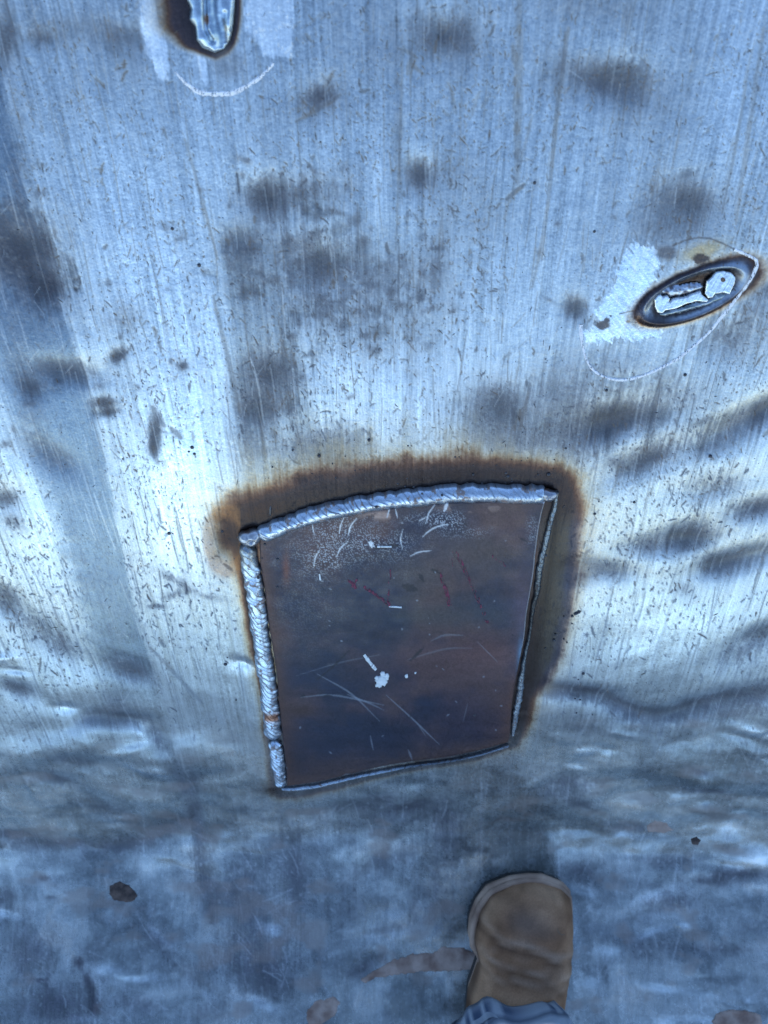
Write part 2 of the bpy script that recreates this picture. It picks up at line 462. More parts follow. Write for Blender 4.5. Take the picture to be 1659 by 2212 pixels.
painted_sheen = (.9 * np.exp(-(((Xf - 395) / 95) ** 2 + ((Yf - 980) / 300) ** 2)) + .5 * np.exp(-(((Xf - 880) / 260) ** 2 + ((Yf - 830) / 120) ** 2))
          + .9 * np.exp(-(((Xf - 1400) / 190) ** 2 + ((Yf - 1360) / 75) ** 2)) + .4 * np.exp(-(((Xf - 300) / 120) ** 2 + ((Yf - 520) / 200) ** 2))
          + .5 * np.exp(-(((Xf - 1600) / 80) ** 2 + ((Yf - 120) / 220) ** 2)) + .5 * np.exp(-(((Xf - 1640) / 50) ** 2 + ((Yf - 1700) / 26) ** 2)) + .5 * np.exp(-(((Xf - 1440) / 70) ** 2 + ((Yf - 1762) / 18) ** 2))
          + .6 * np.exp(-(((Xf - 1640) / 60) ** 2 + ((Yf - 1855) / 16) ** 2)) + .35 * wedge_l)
painted_sheen = np.clip(painted_sheen * (.7 + .6 * n_mid), 0, 1)  # bright sky reflections painted into the sheet's tone
rd = random.Random(77)
for k in range(110):
    if rd.random() < .62:
        cx_, cy_ = rd.uniform(1120, 1700), rd.uniform(1560, 2230); an = rd.gauss(2, 10)
    else:
        cx_, cy_ = rd.uniform(-30, 620), rd.uniform(1400, 2230); an = rd.gauss(18, 16)
    if 960 < cx_ < 1260 and cy_ > 1820:
        continue
    rx_, ry_ = rd.uniform(16, 52), rd.uniform(7, 15)
    j0, j1 = np.searchsorted(PXA, [cx_ - 150, cx_ + 150]); i0, i1 = np.searchsorted(PYA, [cy_ - 120, cy_ + 120])
    s_ = np.s_[i0:i1, j0:j1]
    dx, dy = Xf[s_] - cx_ + (n_mid[s_] - .5) * 14, Yf[s_] - cy_ + (n_mid[s_] - .5) * 8
    u_ = (dx * math.cos(R(an)) + dy * math.sin(R(an))) / rx_; v_ = (-dx * math.sin(R(an)) + dy * math.cos(R(an))) / ry_
    e_ = np.exp(-(u_ * u_ + v_ * v_))
    depth[s_] += rd.choice([-1, -1, 1]) * rd.uniform(.0005, .0016) * e_
    if rd.random() < .35:
        painted_sheen[s_] = np.maximum(painted_sheen[s_], e_ * .8)
for k in range(150):
    bx, by = rd.gauss(720, 190), rd.gauss(590, 110)
    if k > 95:
        bx, by = rd.uniform(0, 1659), rd.uniform(0, 1300)
    blob(bx, by, rd.uniform(5, 22), rd.uniform(4, 15), rd.uniform(-40, 40), rd.uniform(.25, .6), 0, .8)
low = sstep(1420, 1740, Yf - 60 * (n_big - .5) * 2 + .06 * (Xf - 830))      # the scuffed, duller foot of the slope
left = sstep(-.188, -.196, XW)
# overall patchiness
grime_bg = np.clip((n_big - .50) * 1.2, 0, .3) * .5 + np.clip((st3 - .5) * 1.0, 0, .35) * .5
grime = 1 - (1 - grime) * (1 - grime_bg)
grime_soft = grime.copy()

# waviness of the beaten foot of the sheet
wav = (fbm(XW * 15 + SW * 5, SW * 22 - XW * 5, 80, 2, .45) - .5) * .0076 + (fbm(XW * 42 - SW * 12, SW * 62 + XW * 14, 82, 2, .4) - .5) * .0014 * sstep(1480, 1700, Yf) + (fbm(XW * 34, SW * 60, 85, 2, .5) - .5) * .0004
rightlow = sstep(1420, 1560, Yf + .05 * (Xf - 1200)) * sstep(560, 900, Xf)
leftlow = sstep(1250, 1650, Yf) * sstep(600, 420, Xf)
depth += wav * np.clip(np.maximum(rightlow, leftlow) * .75 + .5 * low, 0, 1)
mild = (fbm(XW * 10, SW * 8, 88, 3, .5) - .5) * .0022
depth += mild * (1 - low * .5)
rw = sstep(1180, 1300, Xf) * sstep(880, 1050, Yf)
depth += (fbm(XW * 22 + SW * 8, SW * 44 - XW * 16, 89, 2, .5) - .5) * .0008 * rw * (1 - low * .6)

# small nicks, gouges and streaks painted one by one as wear and relief
nick = np.zeros_like(Xf)
lite = np.zeros_like(Xf)


def stroke(F, x0, y0, x1, y1, w, amp, soft=.8, curve=0.0, rag=0.0):
    m = w * 2 + 4 + abs(curve)
    j0, j1 = np.searchsorted(PXA, [min(x0, x1) - m, max(x0, x1) + m]); i0, i1 = np.searchsorted(PYA, [min(y0, y1) - m, max(y0, y1) + m])
    if j1 <= j0 or i1 <= i0:
        return
    s = np.s_[i0:i1, j0:j1]
    dx, dy = x1 - x0, y1 - y0
    L = math.hypot(dx, dy) + 1e-6
    ux, uy = dx / L, dy / L
    a = (Xf[s] - x0) * ux + (Yf[s] - y0) * uy
    b = -(Xf[s] - x0) * uy + (Yf[s] - y0) * ux
    t = np.clip(a / L, 0, 1)
    b = b - curve * 4 * t * (1 - t)
    over = np.maximum(np.maximum(-a, a - L), 0)
    ww = w * (.45 + .55 * np.sin(np.pi * np.clip(t, .03, .97)))
    if rag:
        b = b + (n_fine[s] - .5) * rag
    d = np.hypot(b, over)
    e = np.clip(1.2 - d / (ww + soft), 0, 1)
    F[s] = np.maximum(F[s], amp * np.minimum(e * 1.4, 1))


def run_dir(x, y):
    vx, vy = (880 - x), (3250 - y)
    L = math.hypot(vx, vy)
    return vx / L, vy / L


r_ = random.Random(5)
for k in range(900):
    x = r_.uniform(-20, 1680); y = r_.uniform(-40, 1600); a = r_.uniform(.6, 2.5); L = r_.uniform(6, 46)
    stroke(lite if r_.random() < .5 else nick, x, y, x + math.cos(a) * L, y + math.sin(a) * L, r_.uniform(.2, .6), r_.uniform(.2, .5), .8, r_.uniform(-2, 2))
# streaks down the slope
for k in range(1500):
    x = r_.uniform(-40, 1700); y = r_.uniform(-60, 1620)
    ux, uy = run_dir(x, y)
    a = r_.gauss(0, .05)
    ux, uy = ux * math.cos(a) - uy * math.sin(a), ux * math.sin(a) + uy * math.cos(a)
    L = r_.uniform(25, 150) * (1.5 if r_.random() < .1 else 1)
    F = nick if r_.random() < .62 else lite
    stroke(F, x, y, x + ux * L, y + uy * L, r_.uniform(.3, 1.1), r_.uniform(.15, .5), 1.0, r_.uniform(-2, 2))
# nicks
dens = lambda x, y: .05 + 2.3 * float(fbm(np.array([x * .006]), np.array([y * .004]), 160, 3)[0] - .3)
for k in range(26000):
    x = r_.uniform(-40, 1700); y = r_.uniform(-60, 1750)
    if (y > 1500 and r_.random() < .6) or r_.random() > dens(x, y):
        continue
    ux, uy = run_dir(x, y)
    a = r_.gauss(0, .45) if r_.random() < .7 else r_.uniform(-1.6, 1.6)
    ux, uy = ux * math.cos(a) - uy * math.sin(a), ux * math.sin(a) + uy * math.cos(a)
    L = r_.expovariate(1 / 4.0) + .5
    L = min(L, 34)
    stroke(nick, x, y, x + ux * L, y + uy * L, r_.uniform(.3, 1.3) + L * .03, r_.uniform(.4, 1.0), .7, r_.gauss(0, .7), 2.0)
# larger gouges
for k in range(230):
    x = r_.uniform(-20, 1690); y = r_.uniform(-40, 1480)
    ux, uy = run_dir(x, y)
    a = r_.gauss(0, .5)
    ux, uy = ux * math.cos(a) - uy * math.sin(a), ux * math.sin(a) + uy * math.cos(a)
    L = r_.uniform(5, 26)
    stroke(nick, x, y, x + ux * L, y + uy * L, r_.uniform(1.0, 3.4), r_.uniform(.4, .8), 1.4, r_.gauss(0, 1.5), 7)
# scuffs of the foot: pale short scratches
for k in range(520):
    x = r_.uniform(0, 1659); y = r_.uniform(1600, 2240)
    a = r_.gauss(1.75, .35) if x > 700 else r_.gauss(1.3, .5)
    L = r_.uniform(8, 60)
    stroke(lite, x, y, x + math.cos(a) * L, y + math.sin(a) * L, r_.uniform(.3, 1.2), r_.uniform(.15, .5), 1.2, r_.uniform(-3, 3))
for k in range(700):
    x = r_.uniform(0, 1659); y = r_.uniform(1560, 2240)
    L = r_.uniform(0, 6)
    a = r_.uniform(0, 3.1)
    stroke(lite, x, y, x + math.cos(a) * L, y + math.sin(a) * L, r_.uniform(.5, 2.2), r_.uniform(.2, .6), 1.4, 0, 3)

# marks one can point at
for (a, b, c, d, w, am) in [
    (1122, 0, 1118, 395, 9, .38), (1108, 100, 1116, 150, 7, .5), (1112, 208, 1114, 245, 5, .4), (1150, 250, 1090, 470, 3, .35),
    (1228, 60, 1185, 420, 5, .42), (1185, 420, 1150, 620, 3, .42), (1222, 70, 1170, 560, 2, .5), (1650, 60, 1590, 480, 5, .4), (1620, 120, 1560, 460, 3, .4),
    (870, 100, 855, 540, 2, .35), (460, 640, 520, 900, 5, .4), (400, 300, 470, 560, 3, .45), (720, 155, 700, 190, 5, .5), (735, 205, 640, 262, 5, .6),
    (1133, 398, 1095, 430, 6, .7), (1116, 395, 1105, 380, 3, .6), (330, 880, 355, 920, 8, .5), (370, 925, 390, 945, 7, .6), (1020, 250, 1035, 200, 3, .4), (985, 245, 970, 180, 3, .4),
    (343, 1100, 348, 1130, 3, .5), (330, 930, 340, 1000, 6, .4), (325, 1400, 435, 1520, 4, .42),
    (1145, 830, 1115, 960, 3, .5), (1105, 870, 1112, 930, 3, .6), (860, 105, 900, 125, 4, .6), (885, 130, 915, 160, 4, .5), (890, 120, 880, 160, 4, .5)]:
    stroke(nick, a, b, c, d, w, am, 1.5, r_.uniform(-3, 3), 3)
for (cx_, cy_, rr) in [(1122, 62, 8), (1116, 122, 7), (1114, 170, 7), (1117, 210, 9), (1117, 275, 9), (1117, 330, 8), (1117, 360, 6)]:
    stroke(nick, cx_, cy_ - rr, cx_, cy_ + rr * 1.6, rr * .8, .62, 1.5, 0, 5)
for (a, b, c, d, w, am) in [
    (1075, 0, 1079, 340, 1.2, .5), (1128, 60, 1142, 400, 1.5, .45), (1240, 60, 1200, 400, 1.6, .45), (1180, 430, 1160, 640, 1.6, .5), (540, 775, 560, 850, 1.8, .6), (560, 850, 570, 920, 1.4, .5),
    (1040, 1640, 1042, 1900, 2.2, .5), (1100, 1640, 1098, 1850, 1.6, .5), (1140, 1780, 1139, 1900, 1.4, .4), (1170, 1790, 1160, 1850, 1.4, .3), (1232, 1680, 1218, 1760, 1.6, .4), (1060, 1640, 1045, 1760, 1.2, .4),
    (1330, 1425, 1240, 1620, 1.2, .4), (1400, 1350, 1300, 1520, 1.4, .4), (1565, 1420, 1490, 1560, 1.4, .4), (1640, 1350, 1560, 1500, 1.2, .35), (1260, 1430, 1235, 1500, 1.2, .4), (1470, 2010, 1450, 2080, 2, .5), (1385, 1680, 1415, 1705, 1.6, .5),
    (1650, 1060, 1560, 1200, 1.4, .3), (570, 1947, 632, 1920, 2.2, .4), (575, 1975, 640, 1945, 2.0, .35), (1505, 2180, 1545, 2205, 1.6, .5), (1680, 2110, 1560, 2200, 1.8, .4)]:
    stroke(lite, a, b, c, d, w, am, 1.0, r_.uniform(-2, 2), 1.5)

# --- colours
bare = np.array([.53, .595, .625], dtype=np.float32)
tone = np.empty(Xf.shape + (3,), dtype=np.float32)
sv_ = (.45 + 1.1 * fbm(XW * 9, SW * 4, 170, 3)) * (1 - .7 * strip_m)
val = 1 + (st1 - .5) * .62 * sv_ + (st2 - .5) * .55 * sv_ + (n_fine - .5) * .40 + (n_grit - .5) * .30
tone[:] = bare
tone *= val[..., None] * (.86 + .42 * painted_sheen[..., None])
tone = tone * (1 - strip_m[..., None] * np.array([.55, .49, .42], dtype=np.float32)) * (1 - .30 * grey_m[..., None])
# foot of the sheet: duller, blue grey, scuffed
scuff = fbm(XW * 24 + n_mid * .8, SW * 34 + n_big, 120, 5, .58) * .9 + .1 * st3
foot_c = ramp(scuff, [(.26, (.15, .175, .18)), (.42, (.26, .295, .295)), (.53, (.38, .425, .415)), (.64, (.50, .54, .515)), (.76, (.60, .60, .54))])
tone = tone * (1 - low[..., None] * .9) + foot_c.astype(np.float32) * (low[..., None] * .9)
# dark oxide in the dents and hollows
ox = ramp(np.clip(n_mid * .5 + n_fine * .5, 0, 1), [(.3, (.045, .048, .066)), (.5, (.078, .080, .105)), (.65, (.14, .145, .17)), (.8, (.27, .28, .29))]).astype(np.float32)
spk = vn(XW * 1000 + n_mid * 3, SW * 420, 190) * .45 + vn(XW * 420, SW * 200, 191) * .30 + n_fine * .25
gms = sstep(-.06, .16, grime * 1.15 - spk * .95 + .03) * sstep(.04, .22, grime)
gm = np.clip(grime * 1.05 + ((n_fine - .5) * 1.9 + (n_grit - .5) * .7 + (st2 - .5) * .9 + (n_mid - .5) * .9) * np.sqrt(np.clip(grime * (1.05 - grime), 0, 1)), 0, 1) * .95
gm = np.clip(gm * .72 + gms * .22 * (.5 + n_big), 0, .97)
ox = ox * (1.3 - .75 * np.clip(grime, 0, 1))[..., None].astype(np.float32)
tone = tone * (1 - gm[..., None]) + ox * gm[..., None]
# nicks
nk = np.clip(nick * (1 - low * .55) * (1 - .75 * strip_m), 0, 1)
nick_c = np.where(vn(XW * 130, SW * 130, 131)[..., None] > .6, np.array([.13, .10, .075]), np.array([.09, .095, .11])).astype(np.float32)
tone = tone * (1 - nk[..., None] * .92) + nick_c * (nk[..., None] * .92)
lt = np.clip(lite, 0, 1)
tone = lerp3(tone, (.64, .68, .69), lt * .55)
tone *= (1 + .9 * painted_sheen * low)[..., None]  # highlights painted once more over the foot colours
streak_l = fbm(XW * 160 + n_mid * 2, SW * 22, 175, 4, .6)
tone *= (1 + (streak_l - .5) * .5 * low)[..., None]
tone *= (1 + (n_fine - .5) * .45 * low + (n_mid - .5) * .25 * low)[..., None]

# --- heat tint round the patch
HEAT = [(607, 1700, 24), (585, 1520, 20), (560, 1380, 21), (545, 1290, 22), (533, 1190, 34), (528, 1150, 48), (560, 1130, 72), (620, 1105, 74), (700, 1082, 66), (780, 1070, 62), (850, 1062, 60), (1000, 1048, 64), (1100, 1048, 60), (1190, 1058, 60),
        (1204, 1100, 62), (1192, 1200, 56), (1176, 1300, 60), (1158, 1400, 62), (1146, 1450, 52), (1126, 1500, 38), (1118, 1550, 30), (1107, 1600, 18), (1030, 1632, 12), (900, 1655, 10), (760, 1682, 12), (640, 1706, 18), (607, 1700, 24)]
hd = seg_dist(Xf, Yf, [(a, b) for a, b, c in HEAT], [c for a, b, c in HEAT])
hd = hd * (1 + (n_mid - .5) * .30 + (st1 - .5) * .26 + (n_big - .5) * .85 + (n_fine - .5) * .12)
heat_a = np.interp(hd, [0, .5, .80, 1.0, 1.2, 1.45, 1.8, 2.4], [.98, .98, .95, .86, .60, .34, .14, 0]).astype(np.float32)
heat_c = ramp(hd, [(0, (.040, .026, .024)), (.35, (.050, .032, .030)), (.6, (.062, .038, .034)), (.78, (.11, .046, .024)), (.92, (.19, .085, .034)), (1.08, (.34, .22, .10)), (1.3, (.52, .43, .27)), (1.7, (.60, .55, .42)), (2.3, (.6, .6, .58))]).astype(np.float32)
# the right side is greyer, with a violet rim
heat_a = heat_a * (1 - .0 * sstep(.48, .72, n_mid) * sstep(.25, .8, hd))
rs = sstep(1150, 1185, Xf) * sstep(1090, 1160, Yf) * (hd < 3)
heat_r = ramp(hd, [(0, (.045, .035, .03)), (.3, (.085, .072, .062)), (.55, (.085, .075, .072)), (.72, (.060, .055, .080)), (.86, (.075, .055, .068)), (1.0, (.20, .13, .10)), (1.2, (.42, .34, .24)), (1.5, (.55, .50, .42)), (2.3, (.6, .6, .58))]).astype(np.float32)
heat_c = heat_c * (1 - rs[..., None]) + heat_r * rs[..., None]
bt = sstep(1540, 1640, Yf)
heat_a = heat_a * (1 - bt * .35)
heat_c = heat_c * (.85 + .3 * n_fine[..., None]) * np.interp(hd, [0, .7, 1.1], [.55, .65, 1.0])[..., None].astype(np.float32)
tone = tone * (1 - heat_a[..., None]) + heat_c * heat_a[..., None]
q = np.exp(-((np.hypot((Xf - 492) / 42, (Yf - 1165) / 62) - 1) / .30) ** 2) * (Xf < 520) * (.6 + .8 * n_mid)
tone = lerp3(tone, (.26, .13, .055), np.clip(q * sstep(1000, 1120, Yf) * (.3 + 1.2 * st1), 0, .55))
# scorched corner, upper left and lower left
for (cx_, cy_, rx_, ry_, am) in [(490, 1160, 36, 50, 1.0), (585, 1706, 26, 14, .85), (1210, 1045, 30, 30, .5), (560, 1095, 50, 30, .6)]:
    e = np.exp(-(((Xf - cx_) / rx_) ** 2 + ((Yf - cy_) / ry_) ** 2) * (1 + (n_mid - .5))) * am
    tone = lerp3(tone, (.04, .025, .022), np.clip(e, 0, 1))

# --- right slot weld: ground-bright wedge, heat ring
zx = lambda a: 1210 + a * .2708
zy = lambda b: 484 + b * .2708
WEDGE = [(zx(a), zy(b)) for a, b in [(600, 170), (740, 200), (790, 330), (720, 460), (700, 560), (700, 700), (790, 850), (780, 915), (450, 915), (240, 940), (215, 860), (300, 830), (345, 780), (300, 720), (360, 620), (430, 530), (470, 320)]]
wd = poly_sd(Xf, Yf, WEDGE) + (n_fine - .5) * 16 + (st2 - .5) * 14 + (n_mid - .5) * 14 + 3 + (fbm((Xf * .75 - Yf * .65) * .2, (Xf * .65 + Yf * .75) * .03, 141, 2) - .5) * 26
wm = sstep(-2, 3, wd)
brush = fbm((Xf * .75 - Yf * .65) * .25, (Xf * .65 + Yf * .75) * .03, 140, 3, .6)
wedge_c = np.array([.76, .84, .87], dtype=np.float32) * (1 + (brush[..., None] - .5) * .8)
tone = tone * (1 - wm[..., None] * .95) + wedge_c * wm[..., None] * .95
for (a, b, ra, rb, an) in [(345, 800, 60, 42, -25), (540, 776, 17, 12, 0), (598, 786, 6, 6, 0), (402, 730, 11, 8, 0), (370, 770, 30, 26, 0)]:
    cx_, cy_ = zx(a), zy(b)
    q = np.hypot((Xf - cx_) / (ra * .2708), (Yf - cy_) / (rb * .2708)) + (n_fine - .5) * .9
    tone = lerp3(tone, (.13, .115, .11), sstep(1.15, .85, q))
# hairline crack
cr = seg_dist(Xf, Yf, [(zx(a), zy(b)) for a, b in [(612, 682), (560, 694), (500, 708), (470, 716)]])
tone = lerp3(tone, (.06, .06, .07), sstep(2.2, .6, cr) * .9)

SL_C = (zx(1062), zy(560)); SL_A, SL_B, SL_T = 128.0, 48.0, R(-22.5)


def slot_q(Xa, Ya):
    dx, dy = Xa - SL_C[0], Ya - SL_C[1]
    u = (dx * math.cos(SL_T) + dy * math.sin(SL_T)) / SL_A
    v = (-dx * math.sin(SL_T) + dy * math.cos(SL_T)) / SL_B
    return np.hypot(u, v), u, v


sq, su, sv = slot_q(Xf, Yf)
sqn = sq * (1 - .14 * sstep(.2, 1.0, su)) + (n_big - .5) * .10 + (n_mid - .5) * .14 + (n_fine - .5) * .06
ring = ramp(sqn, [(0, (.06, .048, .045)), (.60, (.055, .042, .04)), (.72, (.10, .10, .11)), (.80, (.36, .42, .48)), (.87, (.24, .28, .34)), (.93, (.08, .075, .09)), (1.02, (.045, .03, .028)), (1.07, (.12, .06, .035)), (1.14, (.40, .27, .14)), (1.25, (.62, .54, .42)), (1.4, (.7, .69, .67))]).astype(np.float32)
dkl = np.clip(np.exp(-(((su + .62) / .34) ** 2 + ((sv - .35) / .45) ** 2)) * 1.2 + np.exp(-(((su + .05) / .42) ** 2 + ((sv + .55) / .30) ** 2)) * .9, 0, 1)
ring = ring * (1 - dkl[..., None] * .85) + np.array([.045, .035, .033]) * dkl[..., None] * .85
ring = (ring * (.8 + .5 * n_fine[..., None])).astype(np.float32)
ra_ = np.interp(sqn, [0, 1.04, 1.14, 1.30], [1, 1, .6, 0]).astype(np.float32)
# upper right side: bluish, softer
tone = tone * (1 - ra_[..., None]) + ring * ra_[..., None]
# gold oxide above
gd = np.exp(-((((Xf - zx(1130)) * .95 + (Yf - zy(215)) * -.3) / 48) ** 2 + (((Xf - zx(1130)) * .3 + (Yf - zy(215)) * .95) / 17) ** 2))
tone = lerp3(tone, (.52, .40, .22), np.clip(gd * 1.2, 0, .85) * sstep(.95, 1.15, sq))
q = np.hypot((Xf - zx(1120)) / 20, (Yf - zy(275)) / 13) + (n_fine - .5) * .8
tone = lerp3(tone, (.075, .055, .05), sstep(1.15, .7, q) * .95)
q = np.hypot((Xf - zx(830)) / 30, (Yf - zy(225)) / 20) + (n_mid - .5) * .9
tone = lerp3(tone, (.14, .12, .115), sstep(1.2, .5, q) * .8)
# gouge line over the top of the slot weld
gl_ = seg_dist(Xf, Yf, [(zx(a), zy(b)) for a, b in [(900, 170), (1000, 128), (1100, 106), (1190, 112), (1290, 150), (1380, 195)]])
tone = lerp3(tone, (.12, .10, .09), sstep(3.5, .8, gl_) * .7)

# --- top weld: bright ground flanks and scorch
tx = lambda a: 294 + a * .2083
ty = lambda b: b * .2083
for poly, am in [([(tx(a), ty(b)) for a, b in [(60, -900), (60, 300), (150, 600), (250, 800), (350, 860), (360, 700), (330, 420), (250, 200), (180, -100), (200, -900)]], .95),
                 ([(tx(a), ty(b)) for a, b in [(1140, -900), (1150, 300), (1230, 420), (1300, 560), (1430, 600), (1620, 590), (1660, 300), (1640, -900)]], .75),
                 ([(tx(a), ty(b)) for a, b in [(610, 540), (760, 620), (755, 790), (735, 900), (700, 860), (650, 700)]], .85)]:
    d = poly_sd(Xf, Yf, poly) + (n_fine - .5) * 10 + (st1 - .5) * 26
    tone = lerp3(tone, (.84, .90, .92), sstep(-5, 5, d) * am * (.75 + .5 * st1))
TOPW = [(tx(a), ty(b)) for a, b in [(520, -1500), (525, 0), (560, 90), (545, 200), (610, 280), (622, 420), (690, 505), (830, 560), (930, 510), (985, 430), (1020, 300), (1035, 150), (1040, 0), (1040, -1500)]]
td = -poly_sd(Xf, Yf, TOPW)
side = sstep(tx(700), tx(520), Xf)
tw_ = (13 + 62 * side * sstep(ty(650), ty(250), Yf)) * (1 + (n_mid - .5) * .3)
tq = td / tw_
tc_ = ramp(tq, [(0, (.035, .03, .035)), (.45, (.06, .045, .05)), (.62, (.11, .06, .04)), (.8, (.26, .17, .09)), (1.05, (.42, .36, .28)), (1.4, (.55, .53, .5))]).astype(np.float32)
ta_ = np.interp(tq, [-9, .65, 1.0, 1.5], [1, 1, .6, 0]).astype(np.float32)
tone = tone * (1 - ta_[..., None]) + tc_ * ta_[..., None]
q = np.hypot((Xf - tx(960)) / 45, (Yf - ty(660)) / 40)
tone = lerp3(tone, (.26, .235, .21), sstep(1.2, .3, q) * .45)

# --- earthy films low on the sheet
film = fbm(XW * 30, SW * 46, 150, 4, .5)
fm = sstep(.60, .76, film) * low * .5
tone = lerp3(tone, (.30, .25, .22), fm)

# --- relief
inpl = sstep(-70, -20, poly_sd(Xf, Yf, PLATE_POLY))
sl_soft = np.exp(-(sq / 1.15) ** 4)
depth *= (1 - inpl) * (1 - .9 * sl_soft)
relief = (st1 - .5) * .00022 + (st2 - .5) * .00016 + (n_fine - .5) * .00010
relief *= (1 - .55 * low)
depth += relief - nick * .00007 * (1 - .5 * low) + lite * .00006 + (n_mid - .5) * .0004 * (.5 + grime_soft)
# recess and raised lip of the slot weld
depth += -.0020 * np.exp(-(sq / .72) ** 4) + .0018 * np.exp(-((sq - .93) / .10) ** 2)

metal = np.clip(.96 - gm * .55 - heat_a * .12 - nk * .5 - low * .28, 0, 1)
metal = np.where(ta_ > .3, .7, metal)
rough = .34 - painted_sheen * .05 + gm * .16 + (n_fine - .5) * .10 + nk * .3 - low * .09 + (st1 - .5) * .10 - heat_a * .02
rough = np.clip(rough - wm * .10 + fm * .3, .18, .9)

P = P0 + N0 * depth[..., None]
# thickness: a folded-down rim and an underside follow the same outline
V = P.reshape(-1, 3)
F = grid_faces(NR, NC)
ring_idx = np.concatenate([np.arange(NC), (np.arange(1, NR)) * NC + NC - 1, (NR - 1) * NC + np.arange(NC - 2, -1, -1), np.arange(NR - 2, 0, -1) * NC])
base = len(V)
V2 = V[ring_idx] - N0.reshape(-1, 3)[ring_idx] * .008
nx = np.roll(np.arange(len(ring_idx)), -1)
F2 = np.stack([ring_idx, base + np.arange(len(ring_idx)), base + nx, ring_idx[nx]], -1)
Vall = np.concatenate([V, V2]); Fall = np.concatenate([F[:, ::-1], F2])
me = mesh_from('steel_sheet', Vall, Fall)
ext = lambda a: np.concatenate([a.reshape(len(V), -1), a.reshape(len(V), -1)[ring_idx]])
set_attrs(me, ext(np.clip(tone, .01, .92)), ext(rough), ext(metal), ext(np.stack([XW, SW], -1)))
sheet = link('steel_sheet', me, M_SHEET)
tag(sheet, 'worn bare steel sheet bent from a scratched blue grey wall into a dented floor', 'steel sheet')


def depth_at(A, B):
    i = np.clip(np.searchsorted(PYA, B), 0, NR - 1); j = np.clip(np.searchsorted(PXA, A), 0, NC - 1)
    return depth[i, j]


# ------------------------------------------------------------------ the welded patch plate
def resample(pts, n):
    p = np.array(pts, dtype=float)
    # Catmull-Rom through the points, then even spacing
    q = np.vstack([2 * p[0] - p[1], p, 2 * p[-1] - p[-2]])
    out = []
    for i in range(1, len(q) - 2):
        t = np.linspace(0, 1, 24, endpoint=False)[:, None]
        a, b, c, d = q[i - 1], q[i], q[i + 1], q[i + 2]
        out.append(.5 * (2 * b + (c - a) * t + (2 * a - 5 * b + 4 * c - d) * t ** 2 + (3 * b - a - 3 * c + d) * t ** 3))
    out = np.vstack(out + [p[-1:]])
    s = np.concatenate([[0], np.cumsum(np.linalg.norm(np.diff(out[:, :2], axis=0), axis=1))])
    u = np.linspace(0, s[-1], n)
    return np.stack([np.interp(u, s, out[:, k]) for k in range(out.shape[1])], -1)


PLATE_T = .0045
patch = empty('welded_patch', tuple(on_sheet(np.array([870.]), np.array([1400.]))[0]))
tag(patch, 'dark square steel patch plate welded by its edges onto the bright sheet', 'patch plate')

NPU, NPV = 330, 310
T_, B_ = resample(PLATE_TOP, NPU), resample(PLATE_BOTTOM, NPU)
L_, R_ = resample(PLATE_LEFT, NPV), resample(PLATE_RIGHT, NPV)
u = np.linspace(0, 1, NPU)[None, :, None]; v = np.linspace(0, 1, NPV)[:, None, None]
C = ((1 - v) * T_[None] + v * B_[None] + (1 - u) * L_[:, None] + u * R_[:, None]
     - ((1 - u) * (1 - v) * T_[0] + u * (1 - v) * T_[-1] + (1 - u) * v * B_[0] + u * v * B_[-1]))
PX_, PY_ = C[..., 0], C[..., 1]
edge_in = np.minimum(np.minimum(u[..., 0] * 560, (1 - u[..., 0]) * 560), np.minimum(v[..., 0] * 520, (1 - v[..., 0]) * 520))
bev = np.clip(edge_in / 4.0, 0, 1)
Q0 = on_sheet(PX_, PY_, PLATE_T)
QN = sheet_normal(Q0)
xw, sw = Q0[..., 0], arc_of(Q0[..., 1])
pn1 = fbm(xw * 26, sw * 26, 200, 5, .55); pn2 = fbm(xw * 120, sw * 120, 210, 4, .55); pn3 = fbm(xw * 900, sw * 900, 220, 2); pg = vn(xw * 2400, sw * 2400, 230)
ph = fbm(xw * 26, sw * 90, 240, 4, .55)
pt = ramp(pn1, [(.30, (.024, .032, .060)), (.45, (.040, .038, .056)), (.55, (.064, .048, .062)), (.68, (.092, .060, .062))])
pr = lambda cx, cy, rx, ry, wob=.6: np.clip(np.exp(-(((PX_ - cx) / rx) ** 2 + ((PY_ - cy) / ry) ** 2) * (1 + (pn2 - .5) * 2 * wob)), 0, 1)


def pmix(c, m):
    global pt
    pt = lerp3(pt, c, np.clip(m, 0, 1))


pmix((.028, .038, .060), pr(720, 1300, 120, 120) * .7)
pmix((.026, .034, .060), pr(760, 1600, 170, 60) * .8)
pmix((.030, .032, .062), pr(1020, 1560, 90, 60) * .7)
pmix((.115, .088, .078), pr(1040, 1200, 110, 60) * .55)
pmix((.10, .085, .08), pr(900, 1250, 80, 50) * .5)
pmix((.13, .068, .066), pr(1050, 1405, 90, 32) * .65)
pmix((.105, .060, .064), pr(940, 1440, 130, 40) * .5)
pmix((.055, .066, .074), pr(960, 1330, 150, 30) * .6)
pmix((.10, .075, .105), pr(1130, 1330, 26, 110) * .6)
pmix((.032, .040, .066), pr(1150, 1190, 14, 90) * .3)
